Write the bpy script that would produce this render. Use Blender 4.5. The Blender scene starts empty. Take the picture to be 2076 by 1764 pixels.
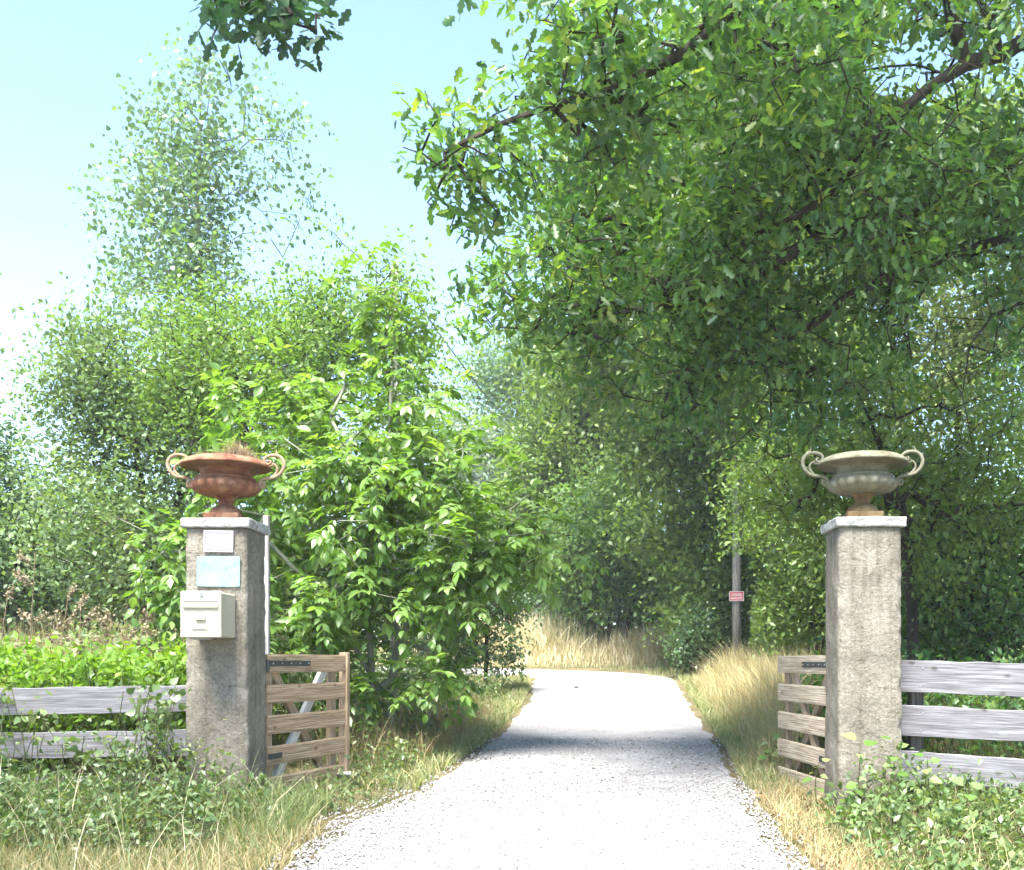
import bpy, math, random
import numpy as np
from mathutils import Vector, Matrix, noise

# ------------------------------------------------------------------ camera, sky, sun, exposure
SC = bpy.context.scene
COL = SC.collection
CAM_Z, FPX, CX, HY = 1.0, 2100.0, 1200.0, 1340.0      # photo measured on a 2075 x 1764 grid
cam_d = bpy.data.cameras.new('camera'); cam = bpy.data.objects.new('camera', cam_d); COL.objects.link(cam)
cam.location = (0, 0, CAM_Z); cam.rotation_euler = (math.radians(90), 0, 0)
cam_d.sensor_width = 36; cam_d.lens = 36 * FPX / 2075
cam_d.shift_x = -(CX - 1037.5) / 2075; cam_d.shift_y = (HY - 882) / 2075
cam_d.clip_start = 0.05; cam_d.clip_end = 2000
SC.camera = cam

SUN_AZ, SUN_EL = math.radians(-163), math.radians(63)   # azimuth measured from +Y towards +X
W = bpy.data.worlds.new('World'); SC.world = W; W.use_nodes = True
wn = W.node_tree.nodes; wl = W.node_tree.links
sky = wn.new('ShaderNodeTexSky'); sky.sky_type = 'NISHITA'; sky.sun_disc = False
sky.sun_elevation = SUN_EL; sky.sun_rotation = SUN_AZ
sky.air_density = 1.0; sky.dust_density = 0.1; sky.ozone_density = 2.2
wl.new(sky.outputs[0], wn['Background'].inputs[0]); wn['Background'].inputs[1].default_value = 0.064
sun_d = bpy.data.lights.new('sun', 'SUN'); sun = bpy.data.objects.new('sun', sun_d); COL.objects.link(sun)
sun_d.energy = 3.2; sun_d.angle = math.radians(28.0); sun_d.color = (1.0, 0.965, 0.91)
sdir = Vector((math.sin(SUN_AZ) * math.cos(SUN_EL), math.cos(SUN_AZ) * math.cos(SUN_EL), math.sin(SUN_EL)))
sun.rotation_euler = sdir.to_track_quat('Z', 'Y').to_euler(); sun.location = sdir * 60
SC.view_settings.view_transform = 'Standard'; SC.view_settings.look = 'None'
SC.view_settings.exposure = 3.05; SC.view_settings.gamma = 1.0
SC.render.engine = 'CYCLES'
SC.cycles.use_denoising = True
SC.cycles.max_bounces = 6; SC.cycles.diffuse_bounces = 5; SC.cycles.transmission_bounces = 3
SC.cycles.use_adaptive_sampling = True; SC.cycles.adaptive_threshold = 0.03
SC.cycles.glossy_bounces = 2; SC.cycles.sample_clamp_indirect = 6

RNG = np.random.default_rng(7)
random.seed(7)
def P(px, py, Y):
    return np.array([(px - CX) / FPX * Y, Y, CAM_Z + (HY - py) / FPX * Y])
def gz(x, y):
    y = np.asarray(y, float)
    return np.where(y < 30, -0.5 + 0.05 * y, np.where(y < 60, 1.0 + 0.03 * (y - 30), 1.9 + 0.005 * (y - 60)))
def nrm(v):
    return v / np.maximum(np.linalg.norm(v, axis=-1, keepdims=True), 1e-9)
def rndu(n, rng=RNG):
    return nrm(rng.normal(size=(n, 3)))

# ------------------------------------------------------------------ object helpers
def put(o, parent=None, label=None, cat=None, group=None, kind=None):
    COL.objects.link(o)
    if parent is not None: o.parent = parent
    if label: o['label'] = label
    if cat: o['category'] = cat
    if group: o['group'] = group
    if kind: o['kind'] = kind
    return o
def empty(name, loc, label, cat, group=None, rz=0.0):
    o = bpy.data.objects.new(name, None); o.location = tuple(float(c) for c in loc); o.rotation_euler = (0, 0, rz)
    o.empty_display_size = 0.2
    return put(o, None, label, cat, group)
def mesh_np(name, V, T, mat=None, tint=None, smooth=False):
    V = np.ascontiguousarray(V, np.float32); T = np.ascontiguousarray(T, np.int32)
    me = bpy.data.meshes.new(name)
    me.vertices.add(len(V)); me.vertices.foreach_set('co', V.ravel())
    me.loops.add(T.size); me.loops.foreach_set('vertex_index', T.ravel())
    me.polygons.add(len(T)); me.polygons.foreach_set('loop_start', np.arange(len(T), dtype=np.int32) * T.shape[1])
    if smooth: me.polygons.foreach_set('use_smooth', np.ones(len(T), bool))
    if tint is not None:
        me.attributes.new('tint', 'FLOAT', 'POINT').data.foreach_set('value', np.ascontiguousarray(tint, np.float32))
    me.update(calc_edges=True)
    if mat: me.materials.append(mat)
    return me
def mk(name, V, T, mat, parent=None, tint=None, smooth=False, local=False, **kw):
    V = np.asarray(V, float)
    if parent is not None and not local:
        V = V - np.array(parent.location)
    return put(bpy.data.objects.new(name, mesh_np(name, V, T, mat, tint, smooth)), parent, **kw)
def fix(me):
    """outward normals"""
    import bmesh
    bm = bmesh.new(); bm.from_mesh(me); bmesh.ops.recalc_face_normals(bm, faces=bm.faces); bm.to_mesh(me); bm.free()
    return me
class MB:
    """collects polygons of one part"""
    def __init__(s): s.v = []; s.f = []
    def box(s, c, d, rot=None, bev=0.0):
        n = len(s.v); hx, hy, hz = d[0] / 2, d[1] / 2, d[2] / 2
        b = min(bev, hx * .9, hy * .9, hz * .9)
        pts = []
        if b <= 0:
            for x in (-1, 1):
                for y in (-1, 1):
                    for z in (-1, 1): pts.append((x * hx, y * hy, z * hz))
            fs = [(0, 1, 3, 2), (4, 6, 7, 5), (0, 4, 5, 1), (2, 3, 7, 6), (0, 2, 6, 4), (1, 5, 7, 3)]
        else:
            idx = {}
            for x in (-1, 1):
                for y in (-1, 1):
                    for z in (-1, 1):
                        idx[x, y, z] = len(pts)
                        pts += [(x * hx, y * (hy - b), z * (hz - b)), (x * (hx - b), y * hy, z * (hz - b)), (x * (hx - b), y * (hy - b), z * hz)]
            fs = []
            I = lambda x, y, z, k: idx[x, y, z] + k
            for x in (-1, 1): fs.append([I(x, -1, -1, 0), I(x, 1, -1, 0), I(x, 1, 1, 0), I(x, -1, 1, 0)])
            for y in (-1, 1): fs.append([I(-1, y, -1, 1), I(1, y, -1, 1), I(1, y, 1, 1), I(-1, y, 1, 1)])
            for z in (-1, 1): fs.append([I(-1, -1, z, 2), I(1, -1, z, 2), I(1, 1, z, 2), I(-1, 1, z, 2)])
            for y in (-1, 1):
                for z in (-1, 1): fs.append([I(-1, y, z, 1), I(1, y, z, 1), I(1, y, z, 2), I(-1, y, z, 2)])
            for x in (-1, 1):
                for z in (-1, 1): fs.append([I(x, -1, z, 0), I(x, 1, z, 0), I(x, 1, z, 2), I(x, -1, z, 2)])
                for y in (-1, 1): fs.append([I(x, y, -1, 0), I(x, y, 1, 0), I(x, y, 1, 1), I(x, y, -1, 1)])
            for x in (-1, 1):
                for y in (-1, 1):
                    for z in (-1, 1): fs.append([I(x, y, z, 0), I(x, y, z, 1), I(x, y, z, 2)])
        for p in pts:
            q = Vector(p)
            if rot is not None: q = rot @ q
            s.v.append((q.x + c[0], q.y + c[1], q.z + c[2]))
        s.f += [tuple(n + i for i in f) for f in fs]
        return s
    def tube(s, pts, rad, sides=8, cap=True):
        pts = [Vector(p) for p in pts]; k = len(pts)
        if not hasattr(rad, '__len__'): rad = [rad] * k
        n0 = len(s.v); prev = None
        for i, p in enumerate(pts):
            t = (pts[min(i + 1, k - 1)] - pts[max(i - 1, 0)]).normalized()
            if prev is None:
                a = Vector((0, 0, 1)) if abs(t.z) < .9 else Vector((0, 1, 0)); u = (a - t * a.dot(t)).normalized()
            else: u = (prev - t * prev.dot(t)).normalized()
            prev = u; w = t.cross(u)
            for j in range(sides):
                a = 2 * math.pi * j / sides
                q = p + (u * math.cos(a) + w * math.sin(a)) * rad[i]; s.v.append(tuple(q))
        for i in range(k - 1):
            for j in range(sides):
                a = n0 + i * sides + j; b = n0 + i * sides + (j + 1) % sides
                s.f.append((a, b, b + sides, a + sides))
        if cap:
            s.f.append(tuple(n0 + j for j in range(sides))[::-1]); s.f.append(tuple(n0 + (k - 1) * sides + j for j in range(sides)))
        return s
    def lathe(s, prof, seg=48, mod=None, close=False):
        n0 = len(s.v); k = len(prof)
        for i, (r, z) in enumerate(prof):
            for j in range(seg):
                a = 2 * math.pi * j / seg
                rr = r if mod is None else mod(i, a, r, z)
                s.v.append((rr * math.cos(a), rr * math.sin(a), z))
        for i in range(k - 1):
            for j in range(seg):
                a = n0 + i * seg + j; b = n0 + i * seg + (j + 1) % seg
                s.f.append((a, b, b + seg, a + seg))
        return s
    def shift(s, d): s.v = [(x + d[0], y + d[1], z + d[2]) for x, y, z in s.v]; return s
    def mesh(s, name, mat, smooth=False):
        me = bpy.data.meshes.new(name); me.from_pydata(s.v, [], s.f); me.update()
        fix(me)
        if smooth: me.polygons.foreach_set('use_smooth', np.ones(len(me.polygons), bool))
        if mat: me.materials.append(mat)
        return me
    def build(s, name, mat, parent=None, smooth=False, **kw):
        return put(bpy.data.objects.new(name, s.mesh(name, mat, smooth)), parent, **kw)

# ------------------------------------------------------------------ materials
def newmat(name):
    m = bpy.data.materials.new(name); m.use_nodes = True
    nt = m.node_tree; b = nt.nodes['Principled BSDF']
    return m, nt, nt.nodes, nt.links, b
def ramp(nt, stops, fac=None):
    r = nt.nodes.new('ShaderNodeValToRGB'); e = r.color_ramp.elements
    while len(e) < len(stops): e.new(0.5)
    for i, (p, c) in enumerate(stops): e[i].position = p; e[i].color = (*c, 1)
    if fac is not None: nt.links.new(fac, r.inputs[0])
    return r
def tex(nt, kind, scale, coord='Object', detail=4, rough=.6, stretch=None, vec=None):
    N = nt.nodes; L = nt.links
    t = N.new('ShaderNodeTex' + kind)
    t.inputs['Scale'].default_value = scale
    if kind == 'Noise': t.inputs['Detail'].default_value = detail; t.inputs['Roughness'].default_value = rough
    if vec is None:
        tc = N.new('ShaderNodeTexCoord'); vec = tc.outputs[coord]
    if stretch:
        mp = N.new('ShaderNodeMapping'); mp.inputs['Scale'].default_value = stretch; L.new(vec, mp.inputs[0]); vec = mp.outputs[0]
    L.new(vec, t.inputs['Vector'])
    return t
def bump(nt, h, strength, dist, base=None):
    b = nt.nodes.new('ShaderNodeBump'); b.inputs['Strength'].default_value = strength; b.inputs['Distance'].default_value = dist
    nt.links.new(h, b.inputs['Height'])
    if base is not None: nt.links.new(base, b.inputs['Normal'])
    return b
def mix(nt, a, b, fac, mode='MIX'):
    m = nt.nodes.new('ShaderNodeMix'); m.data_type = 'RGBA'; m.blend_type = mode
    for s, v in ((m.inputs[0], fac), (m.inputs[6], a), (m.inputs[7], b)):
        if isinstance(v, (int, float)): s.default_value = v
        elif isinstance(v, tuple): s.default_value = (*v, 1)
        else: nt.links.new(v, s)
    return m.outputs[2]
def leaf_mat(name, cols, trans=.4, tcol=1.6, rough=.5, spec=.25):
    m, nt, N, L, b = newmat(name)
    a = N.new('ShaderNodeAttribute'); a.attribute_name = 'tint'
    r = ramp(nt, [(i / (len(cols) - 1), c) for i, c in enumerate(cols)], a.outputs['Fac'])
    L.new(r.outputs[0], b.inputs['Base Color']); b.inputs['Roughness'].default_value = rough
    b.inputs['Specular IOR Level'].default_value = spec
    t = N.new('ShaderNodeBsdfTranslucent')
    tc = mix(nt, r.outputs[0], (tcol * .95, tcol, .45), 1.0, 'MULTIPLY'); L.new(tc, t.inputs[0])
    ms = N.new('ShaderNodeMixShader'); ms.inputs[0].default_value = trans
    L.new(b.outputs[0], ms.inputs[1]); L.new(t.outputs[0], ms.inputs[2])
    L.new(ms.outputs[0], N['Material Output'].inputs[0])
    return m
M = {}
M['walnut'] = leaf_mat('walnut_leaf', [(.075, .15, .028), (.11, .20, .04), (.15, .25, .06), (.21, .30, .10)], .45, 1.5, .36, .5)
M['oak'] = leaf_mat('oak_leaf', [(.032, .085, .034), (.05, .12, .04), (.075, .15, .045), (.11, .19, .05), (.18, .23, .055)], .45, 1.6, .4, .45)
M['oak_shade_tint'] = leaf_mat('shade_tinted_oak_leaf', [(.02, .06, .035), (.032, .08, .038), (.055, .11, .035)], .3, 1.3, .5, .3)  # shade put into the colour: darker, bluer copy of the oak leaf
M['poplar'] = leaf_mat('poplar_leaf', [(.10, .18, .10), (.135, .22, .12), (.18, .26, .145)], .38, 1.4, .36, .5)
M['willow'] = leaf_mat('grey_green_leaf', [(.10, .165, .07), (.14, .21, .09), (.20, .265, .135)], .38, 1.4, .45, .35)
M['acacia'] = leaf_mat('yellow_green_leaf', [(.09, .165, .04), (.13, .215, .05), (.19, .275, .075)], .42, 1.4, .45, .35)
M['dark'] = leaf_mat('dark_leaf', [(.045, .09, .04), (.07, .125, .05), (.105, .16, .065)], .36, 1.4, .4, .45)
M['wood_leaf'] = leaf_mat('woodland_leaf', [(.08, .135, .035), (.115, .18, .042), (.165, .225, .055)], .42, 1.5, .42, .4)
M['sunlit_tint'] = leaf_mat('sunlight_tinted_leaf', [(.20, .26, .08), (.28, .33, .11), (.36, .39, .17)], .42, 1.4, .5, .3)  # sunlight on the foliage is put into this pale leaf colour
M['bamboo'] = leaf_mat('light_green_leaf', [(.10, .18, .055), (.14, .23, .07), (.19, .27, .10)], .42, 1.5, .45, .35)
M['hazed_leaf'] = leaf_mat('haze_tinted_leaf', [(.14, .20, .14), (.17, .23, .16), (.21, .26, .19)], .35, 1.3, .6, .2)  # haze of distance is mixed into this pale bluish leaf colour
M['bramble'] = leaf_mat('bramble_leaf', [(.06, .11, .04), (.095, .15, .05), (.14, .19, .07), (.22, .24, .10)], .36, 1.4, .4, .45)
M['weed'] = leaf_mat('bright_weed_leaf', [(.09, .175, .02), (.13, .23, .028), (.18, .275, .04)], .42, 1.5, .42, .35)
M['grass'] = leaf_mat('green_grass_blade', [(.10, .15, .055), (.15, .20, .075), (.24, .26, .12), (.38, .34, .19)], .35, 1.3, .5, .3)
M['straw'] = leaf_mat('straw_blade', [(.26, .20, .10), (.40, .33, .18), (.54, .47, .28)], .3, 1.2, .6, .2)
M['straw2'] = leaf_mat('pale_hay_blade', [(.36, .30, .18), (.55, .48, .31), (.70, .63, .45)], .3, 1.2, .6, .2)
M['deadleaf'] = leaf_mat('dead_leaf', [(.14, .06, .03), (.22, .11, .05), (.32, .20, .10)], .15, 1.1, .6, .2)
M['dock'] = leaf_mat('dead_dock', [(.17, .13, .08), (.25, .20, .13), (.34, .28, .20)], .15, 1.1, .7, .2)

def bark(name, c1, c2, sc=9):
    m, nt, N, L, b = newmat(name)
    t = tex(nt, 'Noise', sc, stretch=(1, 1, .22), detail=6, rough=.7)
    r = ramp(nt, [(.3, c1), (.72, c2)], t.outputs[0]); L.new(r.outputs[0], b.inputs['Base Color'])
    b.inputs['Roughness'].default_value = .9; b.inputs['Specular IOR Level'].default_value = .15
    L.new(bump(nt, t.outputs[0], .7, .03).outputs[0], b.inputs['Normal'])
    return m
M['bark'] = bark('oak_bark', (.014, .011, .009), (.055, .045, .034))
M['bark_grey'] = bark('grey_bark', (.11, .12, .085), (.26, .27, .20), 14)
M['twig'] = bark('green_twig', (.05, .06, .02), (.13, .13, .06), 20)

def concrete():
    m, nt, N, L, b = newmat('roughcast_render')
    a = tex(nt, 'Noise', 3.2, detail=5, rough=.65); f = tex(nt, 'Noise', 46, detail=5, rough=.7)
    g = tex(nt, 'Noise', 140, detail=3, rough=.6)
    c = ramp(nt, [(.28, (.15, .135, .108)), (.5, (.24, .217, .177)), (.75, (.34, .312, .262))], a.outputs[0])
    d = ramp(nt, [(.3, (.42, .40, .36)), (.62, (1, 1, 1))], f.outputs[0])
    col = mix(nt, c.outputs[0], d.outputs[0], .75, 'MULTIPLY')
    v = tex(nt, 'Voronoi', 1.7, stretch=(1, 1, .8)); v.feature = 'DISTANCE_TO_EDGE'
    wv = tex(nt, 'Noise', 5, detail=4)
    vm = N.new('ShaderNodeMixRGB'); vm.inputs[0].default_value = .12
    tc = N.new('ShaderNodeTexCoord'); L.new(tc.outputs['Object'], vm.inputs[1]); L.new(wv.outputs[1], vm.inputs[2]); L.new(vm.outputs[0], v.inputs['Vector'])
    sk = ramp(nt, [(.36, (.52, .49, .45)), (.56, (1, 1, 1))], tex(nt, 'Noise', 1.0, stretch=(16, 16, .8), detail=5, rough=.7).outputs[0]); col = mix(nt, col, sk.outputs[0], .55, 'MULTIPLY')
    cr = ramp(nt, [(0, (.35, .32, .28)), (.007, (1, 1, 1))], v.outputs['Distance'])
    col = mix(nt, col, cr.outputs[0], .6, 'MULTIPLY')
    # damp greenish foot and pale lichen are patches of their own
    li = ramp(nt, [(.62, (0, 0, 0)), (.7, (1, 1, 1))], tex(nt, 'Noise', 9, detail=6, rough=.75).outputs[0])
    col = mix(nt, col, (.50, .49, .44), mix(nt, (0, 0, 0), li.outputs[0], .45))
    L.new(col, b.inputs['Base Color']); b.inputs['Roughness'].default_value = .95; b.inputs['Specular IOR Level'].default_value = .12
    b1 = bump(nt, f.outputs[0], .9, .018); b2 = bump(nt, g.outputs[0], .6, .006, b1.outputs[0])
    L.new(b2.outputs[0], b.inputs['Normal'])
    return m
M['concrete'] = concrete()
def capstone():
    m, nt, N, L, b = newmat('lichened_cap_stone')
    a = tex(nt, 'Noise', 14, detail=7, rough=.75); f = tex(nt, 'Noise', 60, detail=4)
    c = ramp(nt, [(.34, (.13, .128, .12)), (.5, (.25, .245, .235)), (.62, (.42, .415, .40))], a.outputs[0])
    L.new(c.outputs[0], b.inputs['Base Color']); b.inputs['Roughness'].default_value = .92
    L.new(bump(nt, f.outputs[0], .8, .012).outputs[0], b.inputs['Normal'])
    return m
M['cap'] = capstone()
def rust(name, stops, pat, green):
    m, nt, N, L, b = newmat(name)
    a = tex(nt, 'Noise', 8, detail=7, rough=.72); f = tex(nt, 'Noise', 55, detail=5, rough=.7)
    c = ramp(nt, stops, a.outputs[0])
    d = ramp(nt, [(.3, (.55, .5, .48)), (.65, (1, 1, 1))], f.outputs[0])
    col = mix(nt, c.outputs[0], d.outputs[0], .6, 'MULTIPLY')
    pm = ramp(nt, [(.5 - green * .15, (0, 0, 0)), (.62, (1, 1, 1))], tex(nt, 'Noise', 5, detail=6, rough=.7).outputs[0])
    col = mix(nt, col, pat, mix(nt, (0, 0, 0), pm.outputs[0], green))
    L.new(col, b.inputs['Base Color']); b.inputs['Roughness'].default_value = .85; b.inputs['Specular IOR Level'].default_value = .2
    L.new(bump(nt, f.outputs[0], .5, .006).outputs[0], b.inputs['Normal'])
    return m
M['rust'] = rust('rusted_iron', [(.3, (.07, .025, .02)), (.48, (.17, .07, .04)), (.62, (.26, .13, .07)), (.75, (.34, .22, .13))], (.32, .23, .15), .3)
M['rust_pale'] = rust('flaking_pale_paint_over_rust', [(.3, (.14, .06, .035)), (.45, (.24, .14, .085)), (.6, (.34, .26, .18))], (.30, .20, .12), .4)
M['verdigris'] = rust('pale_grey_green_iron', [(.3, (.075, .068, .04)), (.5, (.145, .138, .09)), (.7, (.225, .222, .16))], (.20, .205, .15), .4)
M['iron_brown'] = rust('brown_iron', [(.3, (.07, .042, .02)), (.5, (.155, .10, .045)), (.7, (.25, .17, .08))], (.20, .16, .08), .4)

def wood(name, dark, mid, light, groove=True, sc=1.0, axis='x', knots=True):
    m, nt, N, L, b = newmat(name)
    tc = N.new('ShaderNodeTexCoord'); oi = N.new('ShaderNodeObjectInfo')
    ad = N.new('ShaderNodeVectorMath'); ad.operation = 'MULTIPLY_ADD'
    L.new(oi.outputs['Random'], ad.inputs[0]); ad.inputs[1].default_value = (13, 7, 9); L.new(tc.outputs['Object'], ad.inputs[2])
    st = (.9, 14, 14) if axis == 'x' else (14, 14, .9)
    gsc = (1.1, 34, 34) if axis == 'x' else (34, 34, 1.1)
    g = tex(nt, 'Noise', 3 * sc, stretch=st, detail=6, rough=.65, vec=ad.outputs[0])
    f = tex(nt, 'Noise', 3 * sc, stretch=gsc, detail=4, rough=.6, vec=ad.outputs[0])
    c = ramp(nt, [(.3, dark), (.5, mid), (.7, light)], g.outputs[0])
    d = ramp(nt, [(.38, (.42, .40, .38)), (.56, (1, 1, 1))], f.outputs[0])
    col = mix(nt, c.outputs[0], d.outputs[0], .7, 'MULTIPLY')
    h = f.outputs[0]
    if knots:
        k = tex(nt, 'Voronoi', 1.0, stretch=(5, 3, 8) if axis == 'x' else (8, 3, 5), vec=ad.outputs[0])
        kr = ramp(nt, [(.06, (.25, .19, .13)), (.17, (1, 1, 1))], k.outputs['Distance'])
        col = mix(nt, col, kr.outputs[0], .7, 'MULTIPLY')
    bm_ = bump(nt, h, .5, .004)
    L.new(col, b.inputs['Base Color']); b.inputs['Roughness'].default_value = .85; b.inputs['Specular IOR Level'].default_value = .2
    L.new(bm_.outputs[0], b.inputs['Normal'])
    return m
M['gate_wood'] = wood('brown_pine_slat', (.23, .16, .095), (.345, .25, .16), (.45, .345, .24))
M['gate_wood_grey'] = wood('sun_bleached_slat', (.31, .24, .165), (.43, .35, .255), (.53, .45, .345))
M['gate_wood_v'] = wood('brown_pine_upright', (.20, .14, .085), (.30, .22, .145), (.40, .31, .21), axis='z', knots=False)
M['brace_sunlit'] = wood('sunlight_painted_brace', (.36, .34, .30), (.48, .46, .42), (.58, .56, .52), knots=False)  # sun from above left is painted into this brace's whitish tone
M['fence_grey'] = wood('silver_grey_board', (.105, .10, .105), (.17, .165, .172), (.245, .24, .25))
M['fence_post'] = wood('dark_fence_post', (.05, .045, .04), (.11, .10, .09), (.18, .17, .15), axis='z', knots=False)
M['pole_wood'] = wood('grey_pole', (.13, .125, .11), (.22, .21, .19), (.31, .30, .27), axis='z', knots=False)
M['pale_post'] = wood('pale_painted_post', (.20, .195, .19), (.28, .27, .265), (.35, .335, .335), axis='z', knots=False)

def plain(name, c, rough=.5, spec=.4, metal=0, noise_amt=.12, sc=12, bmp=0):
    m, nt, N, L, b = newmat(name)
    t = tex(nt, 'Noise', sc, detail=5)
    r = ramp(nt, [(.3, tuple(x * (1 - noise_amt) for x in c)), (.7, tuple(min(1, x * (1 + noise_amt * .5)) for x in c))], t.outputs[0])
    L.new(r.outputs[0], b.inputs['Base Color']); b.inputs['Roughness'].default_value = rough
    b.inputs['Specular IOR Level'].default_value = spec; b.inputs['Metallic'].default_value = metal
    if bmp: L.new(bump(nt, t.outputs[0], bmp, .01).outputs[0], b.inputs['Normal'])
    return m
M['box_white'] = plain('cream_white_sheet_steel', (.37, .34, .255), .38, .45, noise_amt=.05)
M['box_edge'] = plain('grey_door_gap', (.28, .27, .25), .6)
M['slot_dark'] = plain('slot_shadow_gap', (.12, .11, .10), .7)
M['lock'] = plain('dull_metal_lock', (.30, .30, .31), .35, .5, .7)
M['name_card'] = plain('name_card', (.45, .45, .40), .3, .5, noise_amt=.02)
M['enamel'] = plain('white_enamel', (.31, .29, .29), .25, .5, noise_amt=.04)
M['line'] = plain('black_line', (.03, .03, .035), .4)
def aqua():
    m, nt, N, L, b = newmat('pale_blue_enamel')
    t = tex(nt, 'Noise', 7, detail=5, stretch=(1, 1, 1.6)); s = tex(nt, 'Noise', 16, detail=2, stretch=(1.6, 1, .7))
    c = ramp(nt, [(.3, (.13, .215, .24)), (.6, (.185, .27, .29))], t.outputs[0])
    k = ramp(nt, [(.66, (0, 0, 0)), (.72, (1, 1, 1))], s.outputs[0])
    L.new(mix(nt, c.outputs[0], (.04, .12, .24), mix(nt, (0, 0, 0), k.outputs[0], .5)), b.inputs['Base Color']); b.inputs['Roughness'].default_value = .25
    return m
M['aqua'] = aqua()
M['strap'] = plain('black_painted_steel', (.030, .034, .034), .45, .4)
M['screw'] = plain('zinc_screw', (.55, .55, .55), .35, .5, .6)
M['sign_red'] = plain('faded_red_enamel', (.34, .045, .055), .4, noise_amt=.2)
M['sign_white'] = plain('white_sign_paint', (.50, .47, .47), .5)
M['stone'] = plain('grey_field_stone', (.33, .33, .32), .9, .2, noise_amt=.4, sc=20, bmp=.5)
M['cable'] = plain('black_cable', (.05, .06, .08), .6)
M['nest'] = leaf_mat('nest_straw', [(.13, .085, .05), (.22, .16, .095), (.32, .25, .16)], .1, 1.1, .8, .1)

def soil():
    m, nt, N, L, b = newmat('verge_soil')
    a = tex(nt, 'Noise', .9, detail=6, rough=.65); f = tex(nt, 'Noise', 18, detail=6, rough=.75)
    c = ramp(nt, [(.32, (.10, .105, .05)), (.5, (.17, .15, .08)), (.66, (.25, .205, .12))], a.outputs[0])
    d = ramp(nt, [(.3, (.45, .42, .38)), (.7, (1.15, 1.1, 1))], f.outputs[0])
    L.new(mix(nt, c.outputs[0], d.outputs[0], .8, 'MULTIPLY'), b.inputs['Base Color']); b.inputs['Roughness'].default_value = 1
    b.inputs['Specular IOR Level'].default_value = .1
    L.new(bump(nt, f.outputs[0], 1, .05).outputs[0], b.inputs['Normal'])
    return m
M['soil'] = soil()
def gravel():
    m, nt, N, L, b = newmat('limestone_gravel')
    v = tex(nt, 'Voronoi', 42); f = tex(nt, 'Noise', 1.3, detail=5, rough=.6); g = tex(nt, 'Noise', 30, detail=5, rough=.7)
    c = ramp(nt, [(.35, (.255, .242, .228)), (.6, (.355, .338, .32))], f.outputs[0])
    e = ramp(nt, [(.25, (1.1, 1.1, 1.1)), (.75, (.66, .65, .68))], v.outputs['Distance'])
    w = ramp(nt, [(.3, (.72, .72, .74)), (.6, (1, 1, 1))], g.outputs[0])
    col = mix(nt, mix(nt, c.outputs[0], e.outputs[0], .8, 'MULTIPLY'), w.outputs[0], .7, 'MULTIPLY')
    L.new(col, b.inputs['Base Color']); b.inputs['Roughness'].default_value = .95; b.inputs['Specular IOR Level'].default_value = .15
    inv = N.new('ShaderNodeMath'); inv.operation = 'SUBTRACT'; inv.inputs[0].default_value = 1; L.new(v.outputs['Distance'], inv.inputs[1])
    L.new(bump(nt, inv.outputs[0], .8, .016).outputs[0], b.inputs['Normal'])
    return m
M['gravel'] = gravel()
M['pebble'] = leaf_mat('pale_pebble', [(.105, .098, .094), (.285, .27, .255), (.45, .43, .41)], 0.0, 1, .9, .15)

# ------------------------------------------------------------------ ground and lane
gx = np.unique(np.concatenate([np.linspace(-14, 14, 29), np.linspace(-300, -14, 14), np.linspace(14, 300, 14)]))
gy = np.unique(np.concatenate([np.linspace(-60, 0, 9), np.linspace(0, 30, 16), np.linspace(30, 60, 7), np.linspace(60, 600, 14)]))
GX, GY = np.meshgrid(gx, gy); V = np.stack([GX, GY, gz(GX, GY)], -1).reshape(-1, 3)
nx = len(gx); a = (np.arange(len(gy) - 1)[:, None] * nx + np.arange(nx - 1)).ravel()
mk('ground', V, np.stack([a, a + 1, a + 1 + nx, a + nx], -1), M['soil'], kind='structure')

def ground_Y(py): return (CAM_Z + .5) / ((py - HY) / FPX + .05)
LE = [(560, 1764), (590, 1718), (655, 1664), (800, 1620), (880, 1562), (960, 1510), (1008, 1470), (1043, 1430), (1062, 1398), (1060, 1378)]
RE = [(1650, 1764), (1605, 1690), (1545, 1612), (1500, 1532), (1452, 1470), (1415, 1420), (1397, 1393), (1385, 1377)]
def edge(pts): return [((px - CX) / FPX * ground_Y(py), ground_Y(py)) for px, py in pts]
L_, R_ = edge(LE), edge(RE)
L_ = [(-5.2, 1.0), (-3.4, 3.4), (-2.1, 5.2)] + L_ + [(-2.2, 23.6), (-5.2, 24.9), (-12, 26.0), (-40, 27)]
R_ = [(2.6, 0.0), (2.0, 3.5)] + R_ + [(1.25, 24.6), (-.3, 25.9), (-3, 26.9), (-12, 28.6), (-40, 30)]
def resample(p, n):
    p = np.array(p); d = np.r_[0, np.cumsum(np.linalg.norm(np.diff(p, axis=0), axis=1))]
    return d, p
def lane_param(p, y):
    p = np.array(p); return np.interp(y, p[:, 1], p[:, 0])
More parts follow.
